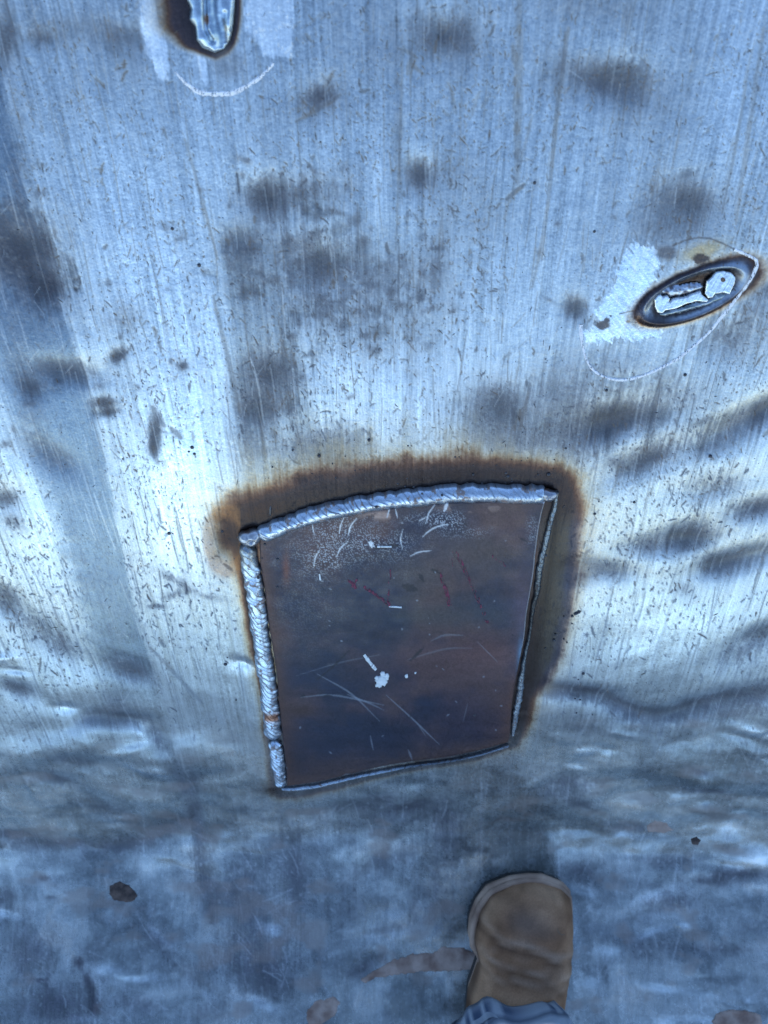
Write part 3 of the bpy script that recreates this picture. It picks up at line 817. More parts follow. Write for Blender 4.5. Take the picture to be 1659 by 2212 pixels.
# oxide browns beside the beads
dl = edge_in * 0 + seg_dist(PX_, PY_, PLATE_LEFT); dt = seg_dist(PX_, PY_, PLATE_TOP); dr = seg_dist(PX_, PY_, PLATE_RIGHT); db = seg_dist(PX_, PY_, PLATE_BOTTOM)
pmix((.105, .055, .040), np.exp(-(dl / 26) ** 1.5) * .75 * (.6 + pn2 * .8))
pmix((.075, .055, .05), np.exp(-(dt / 22)) * .5)
pmix((.15, .07, .045), np.exp(-(dr / 20)) * .75 * sstep(1430, 1500, PY_) * (.5 + pn2))
pmix((.12, .07, .05), np.exp(-(db / 22)) * .6 * (.5 + pn2))
pmix((.14, .055, .04), pr(618, 1230, 8, 30) * .8)
pmix((.06, .035, .03), pr(645, 1535, 40, 12) * .8)
pmix((.13, .30, .46), pr(1126, 1430, 7, 44, .2) * .75)
# peeled scale in a paler brown strip below the top bead
pmix((.30, .22, .19), sstep(.52, .62, pn2) * np.clip(1.3 * pr(830, 1113, 46, 9, .2) + .8 * pr(1020, 1098, 70, 8, .2), 0, 1))
pt = pt * (1 + (pn3 - .5)[..., None] * .6 + (ph - .5)[..., None] * .5)
# pale dusting rubbed on by the grinder
dust = (pg > .66) * 1.0
for (cx_, cy_, rx_, ry_, a_) in [(770, 1185, 110, 40, .45), (700, 1205, 34, 30, .8), (740, 1140, 90, 30, .5), (945, 1120, 40, 18, .9), (970, 1130, 28, 12, .9), (1150, 1150, 12, 30, .5), (800, 1170, 40, 12, .9), (1010, 1150, 40, 12, .5), (865, 1175, 22, 18, .5), (700, 1150, 10, 14, .8), (660, 1300, 70, 90, .14)]:
    pmix((.42, .48, .55), pr(cx_, cy_, rx_, ry_, .9) * a_ * dust * .75)
pz = np.zeros(PX_.shape)


def pscr(pts, w, c, am, dep=0.0):
    """scratch or chalk stroke on the plate"""
    global pz
    tt = np.clip(((PX_ - pts[0][0]) * (pts[-1][0] - pts[0][0]) + (PY_ - pts[0][1]) * (pts[-1][1] - pts[0][1])) / ((pts[-1][0] - pts[0][0]) ** 2 + (pts[-1][1] - pts[0][1]) ** 2 + 1e-6), 0, 1)
    w_ = w * (.25 + .75 * np.sin(np.pi * np.clip(tt, .02, .98)))
    d = seg_dist(PX_, PY_, resample(pts, 12) if len(pts) > 2 else pts) + (pn3 - .5) * w * .8
    m = np.clip((w_ + .9 - d) / 1.6, 0, 1) * am
    pmix(c, m)
    pz = pz - m * dep


a1 = lambda a, b: (484 + a * .2292, 1019.5 + b * .2292)
b1 = lambda a, b: (847 + a * .2395, 1002 + b * .2395)
WH = (.62, .68, .74)
for pts, w in [([a1(1130, 430), a1(1100, 500), a1(1085, 580)], 1.0), ([a1(1250, 435), a1(1195, 510), a1(1165, 615)], 1.3), ([a1(905, 728), a1(860, 810), a1(845, 900)], 1.1), ([a1(1170, 655), a1(1100, 715), a1(1060, 800)], 1.4),
               ([a1(832, 485), a1(838, 540), a1(850, 590)], 1.0), ([a1(1560, 345), a1(1535, 430)], 1.5), ([a1(1615, 350), a1(1635, 435)], 1.3), ([b1(385, 370), b1(330, 450), b1(305, 540)], 1.3), ([b1(310, 480), b1(240, 520)], 1.0),
               ([b1(500, 345), b1(485, 390), b1(470, 430)], 4.0), ([b1(510, 545), b1(400, 570), b1(330, 610), b1(275, 660)], 1.5), ([b1(97, 590), b1(75, 680), b1(95, 775)], 1.1), ([b1(355, 785), b1(250, 795), b1(160, 835)], 1.5)]:
    pscr(pts, w * .9, WH, .8, .00012)
for pts, w, am in [([(685, 1456), (760, 1500), (820, 1558)], 1.6, .35), ([(650, 1506), (720, 1502), (829, 1523)], 1.8, .35), ([(834, 1501), (890, 1552), (949, 1608)], 1.4, .45), ([(750, 1500), (800, 1520), (829, 1534)], 1.6, .35), ([(640, 1460), (740, 1430), (820, 1415)], 1.0, .22),
                   ([(930, 1385), (960, 1372), (1000, 1372)], 2, .22), ([(880, 1425), (960, 1402), (1020, 1400)], 2, .15), ([(1030, 1385), (1075, 1430)], .8, .3), ([(800, 1590), (806, 1620)], 1.4, .4), ([(900, 1560), (920, 1590)], 1.4, .25), ([(882, 1620), (890, 1640)], 2, .4), ([(740, 1680), (755, 1672)], 5, .3), ([(1010, 1520), (1000, 1560)], 1, .2)]:
    pscr(pts, w, (.34, .38, .44), am, .00006)
for pts, w in [([(685, 1468), (720, 1440), (760, 1398)], 2.2), ([(885, 1428), (915, 1400)], 3.2), ([(648, 1505), (660, 1502)], 2.2), ([(700, 1503), (716, 1503)], 2.4), ([(812, 1185), (860, 1178)], 5), ([(905, 1240), (915, 1255)], 5), ([(930, 1230), (950, 1238)], 4), ([(870, 1265), (900, 1275)], 9), ([(1120, 1160), (1140, 1172), (1130, 1176)], 2)]:
    pscr(pts, w, (.022, .024, .032), .75)
rr_ = random.Random(11)
for k in range(90):
    x, y = rr_.uniform(600, 1120), rr_.uniform(1120, 1680)
    pscr([(x, y), (x + rr_.uniform(-6, 6), y + rr_.uniform(-4, 4))], rr_.uniform(.8, 1.8), (.02, .022, .03) if rr_.random() < .6 else (.3, .34, .4), .6)
pa = np.clip(pt, .012, .85)
prough = np.clip(.42 + (pn2 - .5) * .25 + (pn3 - .5) * .2, .25, .8)
pmet = np.full(PX_.shape, .45)
Q = Q0 + QN * (((pn1 - .5) * .0006 + (pn2 - .5) * .00016 + (pn3 - .5) * .00007 + pz - (1 - bev) ** 2 * .0008)[..., None])
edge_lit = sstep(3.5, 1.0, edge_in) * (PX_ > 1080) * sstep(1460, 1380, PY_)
pa = lerp3(pa, (.62, .60, .62), edge_lit * .9)  # highlight along the right edge painted into the colour
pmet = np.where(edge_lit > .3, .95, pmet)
V = Q.reshape(-1, 3); F = grid_faces(NPV, NPU)[:, ::-1]
ring_idx = np.concatenate([np.arange(NPU), np.arange(1, NPV) * NPU + NPU - 1, (NPV - 1) * NPU + np.arange(NPU - 2, -1, -1), np.arange(NPV - 2, 0, -1) * NPU])
base = len(V)
V2 = V[ring_idx] - QN.reshape(-1, 3)[ring_idx] * (PLATE_T + .001)
nx = np.roll(np.arange(len(ring_idx)), -1)
F2 = np.stack([ring_idx, base + np.arange(len(ring_idx)), base + nx, ring_idx[nx]], -1)
me = mesh_from('plate', np.concatenate([V, V2]), np.concatenate([F, F2]))
ext = lambda a: np.concatenate([a.reshape(len(V), -1), a.reshape(len(V), -1)[ring_idx]])
set_attrs(me, ext(pa), ext(prough), ext(pmet), ext(np.stack([xw, sw], -1)))
plate = link('plate', me, M_PLATE, patch)


# ------------------------------------------------------------------ weld beads
def bead(name, path, half, height, off, ripple, pitch, parent, seed=0, tintc=None, lag=1.0, wob=.15, cap=.5, label=None, slant=0.0, phn=1.5):
    """a weld bead laid along path (photo positions), half width in photo units; real ripples in its surface"""
    c = resample(path, 400)
    Pc = on_sheet(c[:, 0], c[:, 1], off)
    seg = np.concatenate([[0], np.cumsum(np.linalg.norm(np.diff(Pc, axis=0), axis=1))])
    L = seg[-1]
    n = int(max(80, L / .00032)); m = 30
    s = np.linspace(0, L, n)
    Pm = np.stack([np.interp(s, seg, Pc[:, k]) for k in range(3)], -1)
    pxm = np.interp(s, seg, c[:, 0]); pym = np.interp(s, seg, c[:, 1])
    dist = np.linalg.norm(Pm - np.array([0, 0, CAM_H]), axis=1)
    hw = (np.interp(s / L, *half) if isinstance(half, tuple) else np.full(n, half)) * dist / FPX
    T = np.gradient(Pm, axis=0); T /= np.linalg.norm(T, axis=1, keepdims=True)
    # smooth the direction
    kx = np.ones(25) / 25
    T = np.stack([np.convolve(np.pad(T[:, k], 12, 'edge'), kx, 'valid') for k in range(3)], -1)
    T /= np.linalg.norm(T, axis=1, keepdims=True)
    Nm = sheet_normal(Pm)
    S = np.cross(T, Nm); S /= np.linalg.norm(S, axis=1, keepdims=True)
    q = np.linspace(-1, 1, m)
    ends = np.minimum(np.minimum(s, L - s) / (hw * cap * 2 + 1e-6), 1)
    ends = np.sqrt(np.clip(1 - (1 - ends) ** 2, .0, 1))
    SS, QQ = np.meshgrid(s, q, indexing='ij')
    w1 = vn(SS * 260, QQ * 0 + seed, 300 + seed); w2 = vn(SS * 260 + 50, QQ * 0 + seed, 301 + seed)
    wid = hw[:, None] * ends[:, None] * (1 + (np.where(QQ < 0, w1, w2) - .5) * 2 * wob)
    # scallop phase lags behind at the sides, so the ripples read as crescents
    ph = (SS + lag * hw[:, None] * (np.abs(QQ) ** 1.7) * .9 + slant * hw[:, None] * QQ + (vn(SS * 110, QQ * .8 + 9, 310 + seed) - .5) * pitch * phn) / pitch
    fr = ph - np.floor(ph)
    idx = np.floor(ph)
    rnd = vn(idx * 7.31, QQ * 0 + 3.7, 320 + seed)
    saw = (fr ** 1.5) * (.5 + rnd)
    bump_ = fbm(SS * 900, QQ * 6 + 11, 330 + seed, 3)
    big = vn(SS * 90, QQ * .8 + 5, 340 + seed)
    prof = np.clip(1 - QQ ** 2, 0, 1) ** .5
    hgt = height * prof * ends[:, None] * (1 + (big - .5) * .16) + ripple * (saw - .4) * np.clip(prof * 1.4, 0, 1) * ends[:, None] + (bump_ - .5) * .00007 * prof
    hgt = np.where(np.abs(QQ) > .999, -.0010, hgt)
    Vg = Pm[:, None] + S[:, None] * (QQ * wid)[..., None] + Nm[:, None] * hgt[..., None]
    cc = np.empty(Vg.shape); cc[:] = (.48, .57, .66)
    cc *= (.85 + .3 * bump_)[..., None]
    seam = np.clip(1 - np.minimum(fr, 1 - fr) / .13, 0, 1) * sstep(.25, .6, rnd + .3 * (bump_ - .5))
    side = sstep(.86, 1.0, np.abs(QQ))
    brown = sstep(.66, .72, fbm(SS * 320, QQ * 2.4, 350 + seed, 3))
    cc = lerp3(cc, (.10, .065, .045), np.clip(seam * .85, 0, 1))
    cc = lerp3(cc, (.20, .105, .055), brown * .75)
    cc = lerp3(cc, (.06, .045, .04), side * .8)
    if slant > .8:
        cc = cc * (.45 + .75 * np.sin(np.pi * np.clip(fr, .0, 1)) ** .6)[..., None]  # ridge shading painted into the tone, darker between ripples
    if tintc is not None:
        cc = tintc(cc, SS / L, QQ, pxm, pym)
    me = mesh_from(name, Vg.reshape(-1, 3), grid_faces(n, m))
    set_attrs(me, cc, np.clip(.29 + side * .25 + brown * .2 + (bump_ - .5) * .15, .15, .9), np.clip(.88 - side * .4 - brown * .6, 0, 1), np.stack([SS, QQ * .01], -1))
    o = link(name, me, M_WELD, parent)
    if label: o['label'] = label
    return o


def tint_left(cc, t, q, px, py, seam=None):
    m = sstep(.12, .03, t) * .6
    cc = lerp3(cc, (.20, .20, .17), m)
    rust = np.exp(-((py[:, None] - 1540) / 9) ** 2) * (np.abs(q) < .85)
    return lerp3(cc, (.36, .15, .07), np.clip(rust * 1.1, 0, .9))


def tint_bottom(cc, t, q, px, py):
    return cc * (.75 - .45 * sstep(.45, .6, t) + .2 * sstep(.75, .85, t))[..., None]


def tint_right(cc, t, q, px, py):
    dk = np.exp(-((t - .42) / .16) ** 2) * .8
    cc = lerp3(cc, (.06, .055, .055), dk)
    cc = cc * (.34 + .30 * sstep(.6, .85, t))[..., None]
    return lerp3(cc, (.18, .17, .14), sstep(.02, .0, t) * .4)


bead('weld_bead', BEAD_TOP, ([0, .03, .12, .5, .9, 1], [20, 22, 19, 21, 22, 21]), .0062, .0010, .00032, .0046, patch, 1, lag=.5, slant=-.7, label='broad rippled weld bead along the top edge of the plate')
bead('weld_bead', BEAD_LEFT, ([0, .1, .4, .8, 1], [16, 21, 19, 18.5, 18]), .0058, .0010, .00065, .0056, patch, 2, tint_left, lag=.1, slant=1.0, phn=1.4, label='long ropey weld bead down the left edge of the plate')
bead('weld_bead', BEAD_LEFT2, ([0, .5, 1], [14, 15, 12]), .0050, .0010, .0009, .0050, patch, 3, lag=.1, slant=1.0, phn=1.4, label='short weld bead finishing the lower left corner of the plate')
bead('weld_bead', BEAD_RIGHT, ([0, .05, .3, .5, .62, .75, .9, 1], [4, 5.5, 7, 3.5, 4, 7, 6.5, 4]), .0026, .0008, .0002, .0042, patch, 4, tint_right, lag=.8, wob=.2, label='thin uneven weld bead down the right edge of the plate')
bead('weld_bead', BEAD_BOTTOM, ([0, .1, .3, .7, .9, 1], [3.5, 6, 4, 3, 2.5, 3.5]), .0024, .0008, .0001, .0060, patch, 5, tint_bottom, lag=.5, wob=.2, label='thin weld bead along the bottom edge of the plate')


def dome(name, px, py, rpx, height, m, parent, off=0.0, seed=0, tonec=(.42, .44, .47), crater=True, sy=1.0, nseg=48, nring=20):
    P_ = on_sheet(np.array([px]), np.array([py]), off)[0]
    Nn = sheet_normal(P_[None])[0]
    d = np.linalg.norm(P_ - np.array([0, 0, CAM_H]))
    r = rpx * d / FPX
    up = np.array([0, -Nn[2], Nn[1]]); up /= np.linalg.norm(up)
    sx_ = np.cross(up, Nn)
    a = np.linspace(0, 2 * np.pi, nseg, endpoint=False)
    t = np.linspace(0, 1, nring)
    TT, AA = np.meshgrid(t, a, indexing='ij')
    rr = r * np.sin(TT * np.pi / 2 * 1.1) / math.sin(np.pi / 2 * 1.1) * (1 + .12 * np.sin(AA * 2 + seed) + .07 * np.sin(AA * 3 + seed * 2) + (vn(AA * 3, TT * 3, 400 + seed) - .5) * .12 * TT)
    hh = height * np.cos(TT * np.pi / 2) ** .8
    if crater:
        hh = hh - height * .35 * np.exp(-((rr * np.cos(AA) + r * .15) ** 2 + (rr * np.sin(AA) - r * .1) ** 2) / (r * .22) ** 2)
    hh = hh + (vn(AA * 4, TT * 5, 410 + seed) - .5) * height * .08
    V = P_ + sx_ * (rr * np.cos(AA))[..., None] + up * (rr * np.sin(AA) * sy)[..., None] + Nn * (hh - .0006)[..., None]
    me = mesh_from(name, V.reshape(-1, 3), grid_faces(nring, nseg, True))
    cc = np.empty(V.shape); cc[:] = tonec
    cc = lerp3(cc, (.09, .06, .045), sstep(.82, 1, TT) * .8)
    cc = lerp3(cc, (.26, .13, .07), np.clip(np.exp(-((AA - 5.0) / .5) ** 2) * sstep(.5, .8, TT), 0, 1) * .7)
    set_attrs(me, cc, np.full(TT.shape, .28), np.full(TT.shape, .85), np.stack([AA * .003, TT * .003], -1))
    return link(name, me, m, parent)


o = dome('tack_weld', 541, 1158, 22, .0074, M_WELD, patch, .0015, 1)
o['label'] = 'round tack weld ball at the upper left corner'
o = dome('weld_toe', 1184, 1068, 16, .0050, M_WELD, patch, .0026, 2, (.30, .32, .36), False)


# ------------------------------------------------------------------ shapes cut from an outline and raised off the sheet
def slab(name, outline, off, thick, m, parent=None, tonef=None, roughv=.3, metalv=.9, n=70, seed=0, dome_h=0.0, rag=0.0, edge=3.0, wob=.0002, extra=None, sink=.0008, follow=False):
    """a low solid with the given outline (photo positions) standing off the sheet"""
    pts = np.array(outline, dtype=float)
    x0, y0 = pts.min(0) - 2; x1, y1 = pts.max(0) + 2
    st = max((x1 - x0), (y1 - y0)) / n
    xs = np.arange(x0, x1 + st, st); ys = np.arange(y0, y1 + st, st)
    A, B = np.meshgrid(xs, ys)
    sdv = poly_sd(A, B, [tuple(p) for p in pts]) + (fbm(A * .12, B * .12, 500 + seed, 3) - .5) * 2 * rag
    Pg = on_sheet(A, B, 0.0); Ng = sheet_normal(Pg)
    k = np.clip(sdv / edge, 0, 1)
    prof = np.sqrt(np.clip(1 - (1 - k) ** 2, 0, 1))
    mx = max(sdv.max(), 1e-3)
    hgt = off + thick * prof + dome_h * np.clip(sdv / mx, 0, 1) ** .7 + (fbm(A * .15, B * .15, 510 + seed, 3) - .5) * 2 * wob * prof
    if extra is not None:
        hgt = hgt + extra(A, B) * prof
    hgt = np.where(sdv < 0, -sink, hgt)
    if follow:
        hgt = hgt + depth_at(A, B)
    Vg = Pg + Ng * hgt[..., None]
    nr, nc = A.shape
    F = grid_faces(nr, nc)[:, ::-1]
    ok = (sdv > -st * 1.0).ravel()
    F = F[ok[F].all(1)]
    used = np.unique(F)
    remap = np.full(nr * nc, -1); remap[used] = np.arange(len(used))
    me = mesh_from(name, Vg.reshape(-1, 3)[used], remap[F])
    if tonef is not None:
        cc = np.asarray(tonef(A, B, sdv)).reshape(-1, 3)[used]
        set_attrs(me, cc, np.full(len(used), roughv), np.full(len(used), metalv), np.stack([Pg[..., 0], arc_of(Pg[..., 1])], -1).reshape(-1, 2)[used])
    return link(name, me, m, parent)


# slot weld on the right
slot = empty('ground_weld', tuple(on_sheet(np.array([SL_C[0]]), np.array([SL_C[1]]))[0]))
tag(slot, 'oval plug weld in a blue black heat ring, ground bright on top, on the right', 'weld')


def zpoly(pts):
    return [(zx(a), zy(b)) for a, b in pts]


def flat_tone(A, B, sdv):
    br = fbm((A * .85 + B * .5) * .9, (A * .5 - B * .85) * .06, 600, 3, .6)
    c = np.empty(A.shape + (3,)); c[:] = (.70, .75, .76)
    c *= (1 + (br - .5) * 1.0)[..., None]
    return lerp3(c, (.10, .09, .085), sstep(2.2, .3, sdv) * .8)


slab('ground_face', zpoly([(745, 600), (770, 562), (800, 555), (815, 572), (850, 562), (878, 590), (870, 615), (895, 588), (1000, 572), (1060, 545), (1118, 525), (1135, 560), (1185, 600), (1170, 622), (1080, 618), (1000, 640), (940, 668), (895, 682), (840, 690), (815, 712), (770, 705), (750, 660)]),
     -.0002, .0012, M_WELD, slot, flat_tone, .22, .95, 90, 1, 0, 1.0, 3.5, .00007)
slab('ground_face', zpoly([(1165, 450), (1200, 420), (1240, 375), (1300, 365), (1360, 380), (1400, 420), (1395, 470), (1370, 520), (1350, 560), (1300, 548), (1235, 555), (1215, 585), (1175, 592), (1150, 555), (1155, 500)]),
     -.0002, .0013, M_WELD, slot, flat_tone, .22, .95, 90, 2, 0, 1.0, 3.5, .00007)


def blue_tone(A, B, sdv):
    f = fbm(A * .1, B * .1, 620, 4)
    return ramp(f, [(.3, (.12, .11, .12)), (.45, (.28, .33, .42)), (.60, (.48, .56, .66)), (.75, (.24, .22, .22))])


slab('weld_ridge', zpoly([(800, 520), (850, 495), (940, 495), (1040, 478), (1120, 480), (1150, 500), (1120, 525), (1060, 540), (990, 568), (900, 582), (878, 586), (850, 560), (812, 560)]),
     -.0012, .0010, M_WELD, slot, blue_tone, .3, .85, 60, 3, .0006, 2.0, 4, .0003)


def lip_tone(A, B, sdv):
    f = fbm(A * .05, B * .3, 630, 3)
    return ramp(f, [(.3, (.14, .19, .21)), (.5, (.26, .33, .37)), (.65, (.40, .48, .54))])


slab('weld_ridge', zpoly([(790, 725), (850, 695), (900, 690), (960, 672), (1040, 648), (1120, 628), (1180, 612), (1235, 580), (1240, 556), (1320, 552), (1340, 575), (1290, 605), (1200, 640), (1100, 668), (1000, 700), (900, 722), (840, 735)]),
     -.0012, .0010, M_WELD, slot, lip_tone, .35, .85, 80, 4, .0006, 1.5, 4, .0003)
slab('pore', zpoly([(1270, 430), (1290, 415), (1312, 425), (1315, 450), (1295, 462), (1275, 452)]), .0008, .0005, M_RUST, slot, None, n=16, edge=1.5, rag=.3)
for k in range(14):
    a, b = 1205 + (k * 37 % 60), 445 + (k * 53 % 60)
    slab('pit', zpoly([(a - 3, b), (a, b - 3), (a + 3, b), (a, b + 3)]), .0009, .0003, M_RUST, slot, None, n=5, edge=1)

# weld at the top edge
topw = empty('weld_blob', tuple(on_sheet(np.array([440.]), np.array([60.]))[0]))
tag(topw, 'glossy blue weld tongue with scorched edges hanging down from the top', 'weld')


def top_extra(A, B):
    z = np.zeros(A.shape)
    for pts, w, h in [([(tx(840), -120), (tx(835), ty(150)), (tx(880), ty(330)), (tx(890), ty(470))], 11, -.0018), ([(tx(720), -60), (tx(735), ty(100)), (tx(740), ty(300)), (tx(800), ty(420))], 5, -.0016),
                      ([(tx(935), ty(130)), (tx(930), ty(260)), (tx(945), ty(420))], 5, -.0009), ([(tx(640), -80), (tx(650), ty(100)), (tx(700), ty(380))], 14, .0008), ([(tx(985), -60), (tx(980), ty(250))], 10, .0006)]:
        d = seg_dist(A, B, pts)
        z += h * np.exp(-(d / w) ** 2)
    return z + (fbm(A * .03, B * .015, 640, 2) - .5) * .0016


def top_tone(A, B, sdv):
    f = fbm(A * .08, B * .04, 650, 3)
    c = ramp(f, [(.3, (.24, .33, .42)), (.5, (.33, .43, .53)), (.7, (.40, .50, .60))])
    c = lerp3(c, (.03, .028, .03), sstep(5, 1, sdv) * .85)
    m = np.exp(-((seg_dist(A, B, [(tx(835), -60), (tx(840), ty(150)), (tx(885), ty(340)), (tx(900), ty(470))]) / 6) ** 2)) * .7
    c = lerp3(c, (.10, .15, .21), m)
    q = np.hypot((A - tx(750)) / 5, (B - ty(205)) / 12) + (f - .5) * .5
    c = lerp3(c, (.20, .10, .05), sstep(1.2, .8, q) * .95)
    m = np.exp(-((seg_dist(A, B, [(tx(920), ty(200)), (tx(935), ty(300)), (tx(950), ty(430))]) / 4) ** 2)) * .8
    return lerp3(c, (.07, .06, .05), m)


TOPW2 = [(x, max(y, -260)) for x, y in TOPW]
slab('weld_metal', TOPW2, 0, .0030, M_WELD, topw, top_tone, .26, .85, 150, 5, .0022, 1.0, 12, .00004, top_extra)


# ------------------------------------------------------------------ chalk, paint, spatter and dirt
def ribbon(name, path, half, m, parent=None, off=.00035, gap=.25, seed=0, thick=.00018, extra_off=0.0):
    c = resample(path, 60)
    L = np.concatenate([[0], np.cumsum(np.linalg.norm(np.diff(c, axis=0), axis=1))])
    n = int(L[-1] / 1.0); lanes = 7
    s = np.linspace(0, L[-1], n)
    cx = np.interp(s, L, c[:, 0]); cy = np.interp(s, L, c[:, 1])
    tx_, ty_ = np.gradient(cx), np.gradient(cy)
    l = np.hypot(tx_, ty_); nx_, ny_ = -ty_ / l, tx_ / l
    hw = (np.interp(s / L[-1], *half) if isinstance(half, tuple) else np.full(n, half)) * (.8 + .4 * vn(s * .15, s * 0, 700 + seed))
    q = np.linspace(-1, 1, lanes + 1)
    A = cx[:, None] + nx_[:, None] * q * hw[:, None]; B = cy[:, None] + ny_[:, None] * q * hw[:, None]
    Pg = on_sheet(A, B, extra_off); Ng = sheet_normal(Pg)
    h = off + thick * (1 - q ** 2)[None] + 0 * A
    h[:, 0] = h[:, -1] = extra_off * 0 - .0001
    if extra_off == 0:
        h = h + depth_at(A, B)
    Vg = Pg + Ng * h[..., None]
    F = grid_faces(n, lanes + 1)
    fi = vn(A * .5, B * .12, 710 + seed)[:-1, :-1].ravel() * .6 + vn(A * 1.1, B * 1.1, 711 + seed)[:-1, :-1].ravel() * .4
    F = F[fi > gap]
    me = mesh_from(name, Vg.reshape(-1, 3), F)
    return link(name, me, m, parent)


ch1 = ribbon('chalk_line', [(tx(a), ty(b)) for a, b in [(400, 735), (500, 840), (620, 930), (720, 965), (860, 970), (1000, 960), (1150, 890), (1300, 790), (1430, 655)]], ([0, .3, .6, 1], [2.2, 6, 6, 3]), M_CHALK, gap=.40, seed=1)
tag(ch1, 'pale chalk arc drawn under the scorched weld tongue at the top', 'chalk line')
ch2 = ribbon('chalk_line', zpoly([(165, 800), (168, 880), (178, 960), (210, 1080), (270, 1170), (370, 1225), (500, 1245), (640, 1215), (800, 1150), (960, 1060), (1060, 980), (1180, 880), (1290, 745), (1400, 600), (1490, 480), (1540, 400), (1570, 300), (1500, 250), (1385, 200)]), ([0, .1, .4, .6, .8, 1], [5, 2.6, 3.2, 3.2, 4.4, 3.4]), M_CHALK, gap=.32, seed=2)
tag(ch2, 'pale chalk loop drawn below and right of the oval plug weld', 'chalk line')
for (pts, w, g) in [([(750, 1253), (764, 1262), (768, 1272)], 3, .35), ([(772, 1251), (760, 1268)], 2.5, .4), ([(786, 1267), (812, 1285), (843, 1308)], 3.5, .42), ([(848, 1205), (841, 1255), (838, 1302)], 2.5, .60), ([(949, 1236), (962, 1272), (972, 1308)], 4.5, .45),
                  ([(984, 1191), (1010, 1245), (1035, 1300), (1054, 1346)], 4, .56), ([(1062, 1200), (1078, 1212), (1092, 1222)], 3, .55), ([(976, 1190), (980, 1225)], 3, .62)]:
    ribbon('red_chalk_mark', pts, w, M_RED, patch, .0003, g + .07, 3 + int(pts[0][0]) % 40, .00012, PLATE_T)
for (pts, w) in [([(840, 1310), (856, 1311), (868, 1312)], 1.6), ([(786, 1414), (798, 1430), (812, 1447)], 4.0), ([(690, 1239), (692, 1253)], 2.2), ([(815, 1181), (846, 1181)], 1.8), ([(798, 1169), (806, 1182)], 4)]:
    ribbon('paint_streak', pts, w, M_PAINT, patch, .0003, .25, 60 + int(pts[0][0]) % 30, .0002, PLATE_T)


def splat(cx, cy, r, n=22, seed=0):
    rs_ = random.Random(seed)
    return [(cx + math.cos(2 * math.pi * k / n) * r * rs_.uniform(.7, 1.2), cy + math.sin(2 * math.pi * k / n) * r * rs_.uniform(.7, 1.2)) for k in range(n)]


for (cx_, cy_, rr, sd_) in [(825, 1460, 13, 1), (818, 1468, 8, 2), (834, 1453, 8, 3), (826, 1446, 6, 5), (815, 1456, 6, 6), (878, 1451, 4.5, 3), (897, 1444, 2.6, 4)]:
    slab('paint_spot', splat(cx_, cy_, rr, 18, sd_), PLATE_T + .0002, .0005 + rr * .00006, M_PAINT, patch, None, n=18 if rr > 5 else 9, seed=sd_, edge=2.5, rag=1.0 if rr > 5 else .3)

# spatter: small balls of weld metal stuck round the beads, each its own piece
ico = bmesh.new(); bmesh.ops.create_icosphere(ico, subdivisions=2, radius=1.0)
me_s = bpy.data.meshes.new('spatter_bead'); ico.to_mesh(me_s); ico.free()
me_s.materials.append(M_SCALE)
me_s.polygons.foreach_set('use_smooth', np.ones(len(me_s.polygons), dtype=bool))


def put_bead(px, py, rpx, parent, off=0.0, name='spatter_bead', sy=1.0, rot=0.0):
    P_ = on_sheet(np.array([px]), np.array([py]), off)[0]
    d = np.linalg.norm(P_ - np.array([0, 0, CAM_H]))
    r = rpx * d / FPX
    o = bpy.data.objects.new(name, me_s)
    n_ = Vector(sheet_normal(P_[None])[0])
    o.rotation_euler = (n_.to_track_quat('Z', 'Y') @ Matrix.Rotation(rot, 3, 'Z').to_quaternion()).to_euler()
    o.scale = (r, r * sy, r * .75)
    col.objects.link(o)
    o.parent = parent
    o.location = Vector(P_) - Vector(parent.location)
    return o


rs2 = random.Random(21)
SPOTS = [(1185, 1025, 4.5), (1093, 1022, 3), (1097, 1029, 4), (1022, 1025, 3), (859, 1045, 3), (875, 1051, 2.6), (894, 1052, 3), (616, 1142, 2), (584, 1103, 2.5), (1285, 1110, 3), (1243, 1326, 3.4), (1236, 1331, 3), (1250, 1321, 3), (1200, 1371, 2.6), (1197, 1383, 3.2), (1260, 1455, 3.5), (1178, 1200, 4),
         (1140, 1210, 4), (480, 1148, 3.5), (365, 1152, 4), (487, 1435, 4), (415, 966, 4.5), (420, 980, 3.6), (408, 975, 3), (797, 951, 3.6), (689, 985, 4), (372, 494, 3.4), (430, 573, 4), (1284, 500, 3), (1155, 395, 3.2), (692, 306, 3.4), (591, 306, 3), (1480, 810, 3.5), (1310, 843, 3.4), (1535, 986, 3.4), (1370, 1085, 3), (1105, 1055, 2), (1000, 1048, 2)]
for x, y, r in SPOTS:
    put_bead(x, y, r, patch)
for k in range(70):
    t = rs2.random()
    if t < .6:
        x = rs2.uniform(560, 1230); y = 1060 - (x - 560) * .03 - abs(rs2.gauss(0, 55)) + (40 if x < 700 else 0)
    elif t < .8:
        x = 1215 + abs(rs2.gauss(0, 40)); y = rs2.uniform(1080, 1560)
    else:
        x = 520 - abs(rs2.gauss(0, 50)); y = rs2.uniform(1150, 1600)
    put_bead(x, y, rs2.uniform(1.1, 2.3), patch)
for (x, y, r) in [(600, 1208, 3.2), (599, 1268, 3), (572, 1176, 3), (812, 1166, 2), (566, 1206, 1.6), (710, 1260, 1.5), (1025, 1545, 3), (1178, 1400, 2)]:
    put_bead(x, y, r, patch, PLATE_T if x < 1150 else 0)
for (x, y, r) in [(558, 1248, 3.5), (912, 1066, 2.6), (955, 1070, 3.2), (813, 1096, 3)]:
    put_bead(x, y, r, patch, .0075)
put_bead(584, 1104, 3, patch, .0004, 'slag_sliver', 5.0, R(-8))
put_bead(1247, 1325, 2.6, patch, .0004, 'slag_sliver', 3.5, R(-55))

